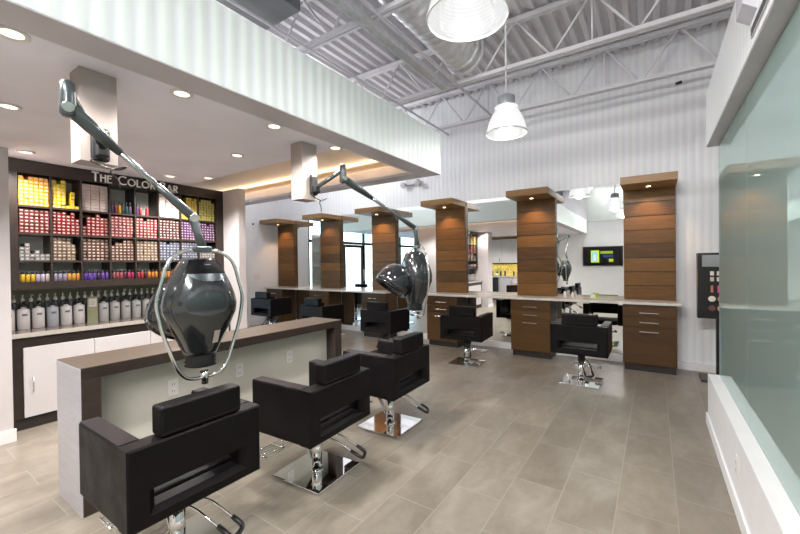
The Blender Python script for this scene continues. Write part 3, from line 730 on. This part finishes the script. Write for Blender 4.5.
# applicator bottles in two top cubbies
for c, cs in ((3, [(.10, .06, .18), (.30, .03, .04), (.75, .45, .02), (.03, .05, .10), (.02, .10, .09), (.12, .10, .16)]), (4, [(.14, .05, .22), (.45, .06, .06), None, (.62, .10, .08), None])):
    for k, cc in enumerate(cs):
        if cc is None: continue
        y = cols[c] + .03 + k * .034
        bottle_obj('applicator_bottle', [(.012, 0), (.0155, .004), (.0155, .075), (.011, .09), (.006, .096), (.0055, .13), (.003, .135)], None, [('bottle_body', 0, 3, colmat(tuple(q * .55 for q in cc), .3)), ('nozzle', 3, 6, BLACK)], (SX - .045, y, rows[1] + .0092),
                   '%s applicator bottle, %s from left in the %s cubby, top row' % ({(.10, .06, .18): 'dark violet', (.30, .03, .04): 'dark red', (.75, .45, .02): 'yellow', (.03, .05, .10): 'navy', (.02, .10, .09): 'dark green', (.12, .10, .16): 'plum', (.14, .05, .22): 'violet', (.45, .06, .06): 'red', (.62, .10, .08): 'coral'}[cc], CN[k], CN[c]), 'bottle', 'applicator bottles in the top row')
# coloured tubes in the lowest row
LOW = [[(.80, .50, .02)] * 3 + [(.55, .42, .60), (.62, .50, .66), (.70, .60, .55)], [(.36, .30, .44)] * 3 + [(.70, .33, .06)] * 3, [(.14, .05, .42)] * 3 + [(.05, .02, .10), (.16, .06, .40), (.18, .08, .42)], [(.35, .08, .10)] * 3 + [(.12, .02, .05), (.42, .04, .12), (.42, .04, .14)],
       [(.50, .05, .07)] * 2 + [(.12, .03, .02)] + [(.65, .24, .04)] * 3, [(.68, .28, .05)] * 3 + [(.55, .16, .04)] * 3, [(.55, .2, .05)] * 3 + [(.30, .12, .06)] * 3, [(.32, .14, .08)] * 6]
LN = [['yellow', 'yellow', 'yellow', 'lilac', 'lilac', 'cream'], ['greyish lilac'] * 3 + ['orange'] * 3, ['violet'] * 3 + ['black', 'violet', 'violet'], ['rose brown'] * 3 + ['black', 'magenta', 'magenta'], ['red', 'red', 'dark brown'] + ['orange'] * 3, ['orange'] * 3 + ['rust'] * 3, ['rust'] * 3 + ['brown'] * 3, ['brown'] * 6]
LOWJ = {}
for c in range(8):
    for k in range(6):
        cc = LOW[c][k]
        if cc not in LOWJ:
            m = MB(); m.lathe([(.013, 0), (.0155, .003), (.0155, .068), (.012, .072)], n=12); m.mat(1).lathe([(.0135, .072), (.0135, .092), (.011, .095)], n=12)
            bmesh.ops.recalc_face_normals(m.bm, faces=m.bm.faces[:]); me = bpy.data.meshes.new('color_tube'); m.bm.to_mesh(me); m.bm.free(); me.materials.append(colmat(tuple(q * .6 for q in cc), .3)); me.materials.append(BLACK); LOWJ[cc] = me
        ob = bpy.data.objects.new('color_tube', LOWJ[cc]); C.objects.link(ob)
        ob.location = (SX - .03, cols[c] + .028 + k * (cols[c + 1] - cols[c] - .056) / 5, rows[4] + .0005)
        tag(ob, '%s color tube in the %s cubby from left, lowest row' % (LN[c][k], CN[c]), 'tube', '%s color tubes in the %s lowest cubby' % (LN[c][k], CN[c]))
# sign letters on the top frame
t = thing('wall_sign', 'white raised letters THE COLOR BAR along the top of the dark shelf', 'sign', (SX, 1.85, 2.34))
def letter(ch, y, z, h):
    """strokes in the (y, z) plane facing +X; returns advance"""
    m = MB(); s = h * .125; D = .018
    def rect(a, b_, c, d_): m.box(0, D, y + a * h, y + b_ * h, z + c * h, z + d_ * h)
    def seg(a, c, b_, d_):
        p = Vector((0, y + a * h, z + c * h)); q = Vector((0, y + b_ * h, z + d_ * h)); dd = (q - p).normalized(); nn = Vector((0, -dd.z, dd.y)) * s / 2
        m.grid([[p - nn, q - nn, q + nn, p + nn], [v + Vector((D, 0, 0)) for v in (p - nn, q - nn, q + nn, p + nn)]], True, True, True, False)
    def arc(cy, cz, ry, rz, a0, a1, n=20):
        rings = []
        for i in range(n + 1):
            a = math.radians(a0 + (a1 - a0) * i / n); ca, sa = math.cos(a), math.sin(a)
            pi_ = Vector((0, y + (cy + (ry - .125) * ca) * h, z + (cz + (rz - .125) * sa) * h)); po = Vector((0, y + (cy + ry * ca) * h, z + (cz + rz * sa) * h))
            X = Vector((D, 0, 0)); rings.append([pi_, po, po + X, pi_ + X])
        m.grid(rings, True, True, True, False)
    w = {'T': .62, 'H': .62, 'E': .5, 'C': .8, 'O': .95, 'L': .5, 'R': .6, 'B': .6, 'A': .8}[ch]
    if ch == 'T': rect(0, w, .875, 1); rect(w / 2 - .0625, w / 2 + .0625, 0, .875)
    if ch == 'H': rect(0, .125, 0, 1); rect(w - .125, w, 0, 1); rect(.125, w - .125, .54, .66)
    if ch == 'E': rect(0, .125, 0, 1); rect(.125, w, .875, 1); rect(.125, w - .06, .54, .66); rect(.125, w, 0, .125)
    if ch == 'C': arc(.5, .5, .5, .5, 50, 310)
    if ch == 'O': arc(.475, .5, .475, .5, 0, 360, 32)
    if ch == 'L': rect(0, .125, 0, 1); rect(.125, w, 0, .125)
    if ch == 'R': rect(0, .125, 0, 1); arc(.3, .72, .28, .28, -90, 90); rect(.125, .31, .875, 1); rect(.125, .31, .44, .565); seg(.25, .46, .56, .0)
    if ch == 'B': rect(0, .125, 0, 1); arc(.28, .75, .25, .25, -90, 90); arc(.3, .28, .28, .28, -90, 90); rect(.125, .3, .875, 1); rect(.125, .31, .47, .59); rect(.125, .31, 0, .125)
    if ch == 'A': seg(.06, 0, .4, .97); seg(.74, 0, .4, .97); rect(.2, .6, .26, .38)
    ob = m.build('letter', SIGNW, t); return w * h
yy = -.385; hs = .098
for wd in ('THE', 'COLOR', 'BAR'):
    for i, ch in enumerate(wd):
        h = hs if i == 0 else hs * .82
        yy += letter(ch, yy, -.002, h) + .011
    yy += .045

# base cabinets of the colour bar
m = MB(); 
tag(bx('back_counter', [GREYTOP], -5.055, -4.655, CY0 - .01, CY1, .835, .868, bev=.001), 'grey stone counter under the color bar shelf', 'counter')
tag(bx('counter_edge_strip', GREYEDGE, -4.655, -4.648, CY0 - .01, CY1, .828, .868), 'pale front edge strip of the color bar counter', 'edge strip')
dw = [.905, 1.422, 1.93, 2.43, 2.86]
for i, (a, b_) in enumerate(zip(dw, dw[1:])):
    n = ['leftmost', 'second from left', 'third from left', 'rightmost'][i]
    t = thing('base_cabinet', 'white-fronted base cabinet under the color bar counter, ' + n, 'cabinet', (-4.86, (a + b_) / 2, 0), 0, 'white base cabinets under the color bar')
    hw = (b_ - a) / 2; lo = CY0 - .01 - (a + b_) / 2 if i == 0 else -hw; hi = CY1 - (a + b_) / 2 if i == 3 else hw
    m = MB(); m.box(-.19, .185, lo, hi, .10, .828); m.build('carcass', BAR, t)
    m = MB(); m.box(-.19, .165, lo, hi, 0, .10); m.build('toe_kick', TOE, t)
    m = MB(); m.box(.185, .205, -hw + .002, hw - .002, .112, .735, .002, 1); d = m.build('cabinet_door', DOORW, t)
    m = MB(); m.tube([(.205, -hw + .06, .34), (.225, -hw + .06, .34), (.225, -hw + .06, .46), (.205, -hw + .06, .46)], .005); m.build('handle', BRUSHED, d)
# backsplash
struct(bx('trim_12', m_plain('olive_backsplash', (.20, .20, .13), .4), -5.062, -5.056, CY0, CY1, .868, 1.247))
# litre bottles on the counter
lit = None
def litre(loc, label, body, group):
    t = thing('litre_bottle', label, 'bottle', loc, 0, group)
    m = MB(); m.lathe([(.040, 0), (.046, .005), (.046, .178), (.043, .192), (.018, .198), (.016, .215)], n=20); m.build('bottle_body', body, t)
    m = MB(); m.lathe([(.018, .213), (.018, .232), (.006, .236), (.006, .262)], n=14); m.box(-.004, .045, -.008, .008, .255, .268, .002, 1); m.build('pump', BLACK, t)
    m = MB()
    pts = [-.42 + .84 * k / 6 for k in range(7)]
    m.grid([[Vector((.0466 * math.cos(q), .0466 * math.sin(q), z)) for q in pts] for z in (.13, .15)], False, False, False)
    m.build('label_print', colmat((.10, .11, .14)), t)
    return t
WB = colmat((.50, .47, .46), .35); GB = colmat((.32, .33, .36), .35); LG = colmat((.37, .365, .355), .35)  # bottle colours lowered to paint in the shade under the shelf
y = .90
FR = [(WB, 'white')] * 3 + [(GB, 'pale grey'), (WB, 'white'), (WB, 'white')] + [None] + [(LG, 'translucent grey')] * 7 + [(WB, 'white')] * 3
na = 0
for k, f in enumerate(FR):
    yy = .865 + k * .104
    if yy > 2.85: break
    if f is None: continue
    pos = CN[k] if k < 6 else None
    lab = '%s litre pump bottle, %s from left on the color bar counter' % (f[1], pos) if pos else '%s litre pump bottle on the color bar counter right of the small notice' % f[1]
    litre((-4.945, yy, .868), lab, f[0], 'litre pump bottles in the front row on the counter')
# small notice leaning between the bottles
t = thing('notice_card', 'small white notice on an olive stand between the counter bottles', 'notice', (-4.90, .865 + 6 * .104, .868))
m = MB(); m.box(-.02, -.012, -.045, .045, 0, .27); m.build('stand', colmat((.20, .20, .12)), t)
m = MB(); m.box(-.012, -.009, -.034, .034, .165, .25); nc = m.build('card', LABELW, t)
m = MB(); 
for z in (.225, .205, .19): m.box(-.009, -.0086, -.02, .02, z - .003, z + .003)
m.build('print', colmat((.3, .3, .3)), nc)
# second row of dark bottles with pale necks
bt = None
for k in range(34):
    yy = .86 + k * .0595; rowx = -5.022
    tint = random.choice([(.75, .72, .68), (.75, .72, .68), (.45, .1, .08), (.7, .6, .3)])
    if bt is None:
        bt = thing('color_developer_bottle', '', 'bottle')
        m = MB(); m.lathe([(.024, 0), (.027, .004), (.027, .22), (.022, .245), (.012, .255)], n=14); m.build('bottle_body', colmat((.05, .055, .06), .3), bt)
        m = MB(); m.lathe([(.013, .253), (.014, .285), (.006, .29), (.005, .318)], n=12); m.box(-.004, .032, -.006, .006, .312, .324, .002, 1); m.build('pump', PLASTIC_W, bt)
        ob = bt
    else: ob = copy_tree(bt)
    ob.location = (rowx, yy, .868); ob.rotation_euler = (0, 0, random.uniform(-.35, .35))
    tag(ob, 'dark pump bottle with pale nozzle in the crowded back rows on the counter', 'bottle', 'dark pump bottles in the back rows on the counter')

# ---------------------------------------------------------------- right end: makeup display, wall devices
t = thing('makeup_display', 'black makeup tester display on a pole stand beside the station wall', 'display stand', (.66, 5.86, 0))
m = MB(); m.prism([(-.02, .745), (-.05, 1.535), (.13, 1.535), (.10, .745)], 'x', -.225, .225); bd = m.build('display_case', BLACK, t)
m = MB(); m.box(-.045, .045, .02, .09, .02, .76, .006, 1); m.build('pole', BLACK, t)
m = MB(); m.box(-.2, .2, -.14, .22, 0, .022, .006, 1); m.build('base_plate', BLACK, t)
m = MB(); m.box(-.185, .0, -.06, -.048, 1.37, 1.51); m.build('mirror_panel', MIRROR, bd)
m = MB(); m.box(.03, .07, -.06, -.05, 1.43, 1.435).box(.03, .035, -.06, -.05, 1.40, 1.435).box(.03, .07, -.06, -.05, 1.40, 1.405); m.build('logo_mark', LABELW, bd)
for r, (z, cl, sh) in enumerate([(1.29, [(.75, .70, .62), (.80, .76, .68), (.85, .82, .76), (.7, .6, .6)], 0), (1.22, [(.62, .55, .45), (.78, .74, .66), (.25, .12, .45), (.6, .5, .5)], 0), (1.105, [(.55, .22, .12), (.75, .10, .32), (.75, .08, .05), (.6, .05, .1)], 1), (.985, [(.70, .64, .54), (.55, .22, .13), (.3, .12, .1), (.5, .3, .2)], 2), (.87, [(.16, .07, .06), (.65, .42, .22), (.45, .25, .15), (.3, .1, .1)], 2)]):
    for k, cc in enumerate(cl):
        m = MB(); x = -.09 + k * (.062 if sh < 2 else .085); yb = -.02 - .03 * (z - .745) / .79 - .004
        if sh == 2:
            if k > 2: continue
            Mx = Matrix.Translation((x, yb, z)) @ Matrix.Rotation(PI / 2, 4, 'X'); m.lathe([(.034, 0), (.036, .006), (.03, .012)], n=20, M=Mx)
        elif sh == 1: m.box(x - .012, x + .012, yb - .014, yb + .002, z - .045, z + .04, .005, 2)
        else: m.box(x - .018, x + .018, yb - .014, yb + .002, z - .025, z + .025, .004, 2)
        m.build('makeup_tester', colmat(cc, .3), bd)
for k, z in enumerate((1.16, 1.24, 1.32)):
    m = MB(); m.box(-.232, -.224, -.03, .06, z - .03, z + .03, .002, 1); m.build('side_card', colmat((.5, .32, .16)), bd)
# emergency light on the station wall
t = thing('emergency_light', 'grey twin-head emergency light high on the ridged wall left of the third column', 'emergency light', (-3.9, YF + .004, 3.02))
m = MB(); m.box(-.13, .13, -.07, 0, -.05, .06, .012, 2); m.build('housing', colmat((.55, .55, .57)), t)
for s in (-1, 1):
    m = MB(); m.lathe([(.03, -.05), (.06, .03), (.062, .05), (.05, .055)], s * .16, 0, 18, Matrix.Translation((0, -.08, -.03)) @ Matrix.Rotation(PI / 2 + .4, 4, 'X')); m.build('lamp_head', colmat((.6, .6, .62)), t)
t = thing('security_camera', 'small black security camera high on the wall under the joist', 'camera', (.27, YF + .004, 3.80))
m = MB(); m.cyl((0, 0, 0), (0, -.06, .0), .012); m.build('arm', STEEL_W, t)
m = MB(); m.cyl((-.02, -.06, -.01), (.035, -.09, -.016), .02); m.build('camera_body', BLACK, t)
# left wall devices
t = thing('light_switch', 'white double switch plate on the white left wall', 'light switch', (XL, 5.665, 1.165))
m = MB(); m.box(0, .007, -.075, .075, -.058, .058, .002, 1); m.build('plate', PLASTIC_W, t)
m = MB(); m.box(.006, .011, -.045, -.012, -.03, .03, .001, 1).box(.006, .011, .012, .045, -.03, .03, .001, 1); m.build('rocker', PLASTIC_W, t)
m = MB(); m.lathe([(.022, 0), (.02, .02), (.008, .03)], n=16, M=Matrix.Translation((XL - .003, 5.577, 2.44)) @ Matrix.Rotation(PI / 2, 4, 'Y')); tag(m.build('motion_sensor', BLACK), 'tiny black sensor high on the white left wall', 'sensor')
# slot diffuser and exit box on the beam
t = thing('slot_diffuser', 'long dark slot air vent in the white beam at upper right', 'air vent', (HX0 - .004, 1.9, 2.49))
m = MB(); m.box(-.006, 0, -.75, .505, -.005, .045); m.build('frame', colmat((.45, .44, .47)), t)
m = MB(); m.box(-.008, -.005, -.74, .495, .004, .014).box(-.008, -.005, -.74, .495, .022, .032); m.build('slot', BLACK, t)
t = thing('wall_speaker', 'pale grey wedge box fixed on the white beam at the top right', 'speaker', (HX0 - .004, 2.38, 2.66))
m = MB(); m.prism([(0, -.09), (-.05, -.05), (-.05, .16), (0, .16)], 'y', -.08, .08)
m.bm.verts.ensure_lookup_table()
m.build('housing', colmat((.52, .51, .56)), t)
# items on the counters
t = thing('framed_card', 'small yellow-green framed card standing on the counter beside the mirror', 'card', (-.74, 6.12, .912))
m = MB(); m.box(-.04, .04, 0, .01, 0, .06, .002, 1); m.build('frame', colmat((.55, .60, .12)), t)
m = MB(); m.box(-.03, .03, -.002, 0, .01, .05); m.build('picture', colmat((.55, .68, .75)), t)
bottle_obj('spray_bottle', [(.018, 0), (.021, .003), (.021, .075), (.010, .09), (.010, .105), (.004, .11)], None, [('bottle_body', 0, 3, PLASTIC_W), ('spray_cap', 3, 5, BLACK)], (-1.12, 6.12, .912), 'small white bottle on the counter near the second wooden column', 'bottle', None)
bottle_obj('spray_bottle', [(.016, 0), (.019, .003), (.019, .055), (.010, .065), (.010, .08), (.004, .084)], None, [('bottle_body', 0, 3, PLASTIC_W), ('spray_cap', 3, 5, PLASTIC_W)], (-1.02, 6.15, .912), 'short white jar on the counter right of the second wooden column', 'jar', None)

# ---------------------------------------------------------------- back of the room, seen in the mirrors
t = thing('television', 'black wall television showing a bright picture, seen in the mirror', 'television', (-1.5, YB, 1.63))
m = MB(); m.box(-.62, .62, 0, .06, -.34, .34, .006, 1); m.build('case', BLACK, t)
m = MB(); m.box(-.59, .59, .0605, .062, -.31, .31); scn = m.build('screen', m_plain('dark_screen', (.01, .01, .012), .15), t)
def scr(x0, x1, z0, z1, c, e=1.1):
    m = MB(); m.box(x0, x1, .062, .0635, z0, z1); m.build('screen_picture', m_emit('screen_%d' % len(bpy.data.materials), c, e), scn)
# seen mirrored: the picture stands on the left in the mirror, so it is built on the right here
scr(-.36, -.10, -.22, .20, (.55, .80, .05)); scr(-.33, -.15, -.19, .14, (.25, .55, .85)); scr(-.28, -.20, -.16, .06, (.85, .8, .75)); scr(-.06, .32, .08, .17, (.45, .60, .05), .8); scr(.02, .32, -.04, .04, (.05, .10, .30), .7); scr(.2, .33, -.2, -.1, (.6, .75, .05), .9)
t.rotation_euler = (0, 0, 0)
ty = thing('back_base_cabinet', 'white base cabinets with pale worktop along the back wall, seen in the mirror', 'cabinet', (-4.5, YB + .015, 0))
m = MB(); m.box(-1.5, 1.55, 0, .575, .1, .88); m.build('carcass', DOORW, ty)
m = MB(); m.box(-1.5, 1.55, 0, .53, 0, .1); m.build('toe_kick', TOE, ty)
for k in range(6):
    m = MB(); m.box(-1.48 + k * .505, -1.0 + k * .505, .58, .6, .12, .86, .002, 1); d = m.build('cabinet_door', DOORW, ty)
    m = MB(); m.box(-1.05 + k * .505, -1.035 + k * .505, .6, .62, .6, .78); m.build('handle', BRUSHED, d)
tag(bx('worktop', CTOP, -6.02, -2.93, YB, YB + .63, .88, .92), 'pale worktop along the back wall, seen in the mirror', 'worktop')
ty = thing('wall_cabinet', 'white wall cabinets with brown top rail above yellow tiles, seen in the mirror', 'cabinet', (-4.5, YB + .015, 1.42))
m = MB(); m.box(-1.5, 1.55, 0, .34, 0, .93); m.build('carcass', DOORW, ty)
m = MB(); m.box(-1.52, 1.57, 0, .37, .93, 1.0); m.build('top_rail', WOODTRIM, ty)
m = MB(); m.box(-1.5, 1.55, .02, .36, -.03, 0); m.build('bottom_rail', TOE, ty)
for k in range(3):
    m = MB(); m.box(-1.48 + k * 1.01, -.49 + k * 1.01, .34, .36, .01, .92, .002, 1); d = m.build('cabinet_door', DOORW, ty)
    m = MB(); m.box(-.56 + k * 1.01, -.545 + k * 1.01, .36, .375, .05, .2); m.build('handle', BRUSHED, d)
struct(bx('trim_14', m_plain('grey_green_paint', (.50, .53, .51), .6), FX + .035, HX0 - .006, YB, YB + .06, 2.85, ZD - .02))
struct(bx('trim_13', TILEY, -6.0, -2.95, YB, YB + .012, .92, 1.39))
lamp('AREA', (-4.5, YB + .2, 1.385), 10, (1, .85, .45), rot=(0, 0, 0), sx=2.8, sy=.06)
for k in range(9):
    x = -5.7 + k * .28 + (k % 3) * .04
    bottle_obj('dispensary_bottle', [(.03, 0), (.034, .004), (.034, .14 + .05 * (k % 2)), (.012, .2), (.012, .235)], None, [('bottle_body', 0, 3, BLACK), ('cap', 3, 4, PLASTIC_W)], (x, YB + .25 + .06 * (k % 2), .92), 'black bottle on the back worktop before the yellow tiles', 'bottle', 'black bottles on the back worktop')
t = thing('leafy_plant', 'small green plant on the back worktop, seen in the mirror', 'plant', (-5.15, YB + .4, .92))
m = MB(); m.lathe([(.05, 0), (.07, .1), (.065, .1), (.05, .09)], n=16); m.build('pot', PLASTIC_W, t)
m = MB()
for k in range(40):
    a = random.random() * 6.28; r_ = .05 + random.random() * .12; z = .14 + random.random() * .18
    p = Vector((r_ * math.cos(a), r_ * math.sin(a), z)); q = Vector((math.cos(a + 1.3), math.sin(a + 1.3), .3)) * .022; e = Vector((math.cos(a), math.sin(a), .5)) * .05
    m.grid([[p - q * .2, p + q * .2], [p + e * .5 - q, p + e * .5 + q], [p + e - q * .1, p + e + q * .1]], False, False, False)
    m.cyl((0, 0, .09), p, .002, n=4)
m.build('leaves', colmat((.10, .26, .05)), t)
t = thing('under_counter_fridge', 'black under-counter fridge in the back worktop row, seen in the mirror', 'fridge', (-5.3, YB + .64, 0))
m = MB(); m.box(-.28, .28, -.0, .045, .03, .86, .004, 1); m.build('door', BLACK, t)
m = MB(); m.box(-.26, .26, .0, .03, 0, .03); m.build('plinth', BLACK, t)
m = MB(); m.box(-.24, -.22, .045, .075, .45, .8, .003, 1); m.build('handle', BRUSHED, t)
# retail shelf by the storefront
t = thing('retail_shelf', 'white retail shelf of turquoise bottles near the storefront, seen in the mirror', 'shelf unit', (-7.7, 4.78, 0))
m = MB(); m.box(-.26, -.242, -.32, .32, 0, 2.3); m.build('back_panel', PLASTIC_W, t)
bx('side_panel', PLASTIC_W, -.26, .1, -.342, -.322, 0, 2.3, t)
for x in (-.258, .08): bx('post', PLASTIC_W, x, x + .02, .321, .341, 0, 2.3, t)
for z in (.1, .55, 1.0, 1.4, 1.8, 2.2): bx('shelf', PLASTIC_W, -.24, .1, -.32, .32, z - .012, z, t)
for z, zn in ((1.0, 'lowest stocked'), (1.4, 'middle'), (1.8, 'upper')):
    for k in range(7):
        bottle_obj('shampoo_bottle', [(.032, 0), (.036, .004), (.036, .19), (.02, .21), (.02, .24)], None, [('bottle_body', 0, 3, colmat((.02, .52, .58), .3)), ('cap', 3, 4, PLASTIC_W)], (-7.68, 4.78 - .26 + k * .087, z + .0008), 'turquoise shampoo bottle on the %s board of the retail shelf' % zn, 'bottle', 'turquoise bottles on the %s board' % zn)

# ---------------------------------------------------------------- light from outside and added fill lamps
wd = bpy.data.worlds.new('World'); bpy.context.scene.world = wd; wd.use_nodes = True
t = wd.node_tree; t.nodes.clear()
o = t.nodes.new('ShaderNodeOutputWorld'); bg = t.nodes.new('ShaderNodeBackground'); sky = t.nodes.new('ShaderNodeTexSky')
sky.sky_type = 'NISHITA'; sky.sun_elevation = math.radians(62); sky.sun_rotation = math.radians(120); sky.sun_disc = False
mx = mixc(t, .55, sky.outputs[0], (1.6, 1.75, 1.9))
t.links.new(mx, bg.inputs[0]); bg.inputs[1].default_value = 1.3; t.links.new(bg.outputs[0], o.inputs[0])
lamp('AREA', (-5.9, .8, 3.0), 130, (1, .98, .97), rot=(PI, 0, 0), sx=3., sy=5.)  # added upward fill, unseen above the dropped ceiling, brightening the deck
lamp('POINT', (-5.2, 4.9, 3.9), 75, (.95, .97, 1), .15)      # added unseen fill lamp brightening the left wall and far stations
#
lamp('AREA', (-.8, -2.15, 4.32), 190, (1, .98, .96), rot=(math.radians(60), 0, 0), sx=2.2, sy=.25)   # added fill lamp high behind the camera, kept out of the mirrors
# ---------------------------------------------------------------- camera
f_px = 377.84; yaw, pitch, roll = math.radians(33.947), math.radians(-.521), math.radians(-.664)
Fw = Vector((-math.sin(yaw) * math.cos(pitch), math.cos(yaw) * math.cos(pitch), math.sin(pitch)))
R0 = Vector((math.cos(yaw), math.sin(yaw), 0)); U0 = R0.cross(Fw)
Rt = R0 * math.cos(roll) + U0 * math.sin(roll); Up = -R0 * math.sin(roll) + U0 * math.cos(roll)
cd = bpy.data.cameras.new('camera'); cam = bpy.data.objects.new('camera', cd); C.objects.link(cam)
cd.sensor_width = 36; cd.lens = f_px / 800 * 36; cd.clip_start = .02; cd.clip_end = 100
Mx = Matrix((Rt, Up, -Fw)).transposed().to_4x4(); Mx.translation = Vector((0, 0, 1.45)); cam.matrix_world = Mx
sc = bpy.context.scene; sc.camera = cam
sc.view_settings.view_transform = 'Standard'; sc.view_settings.look = 'None'; sc.view_settings.exposure = .25; sc.view_settings.gamma = 1.
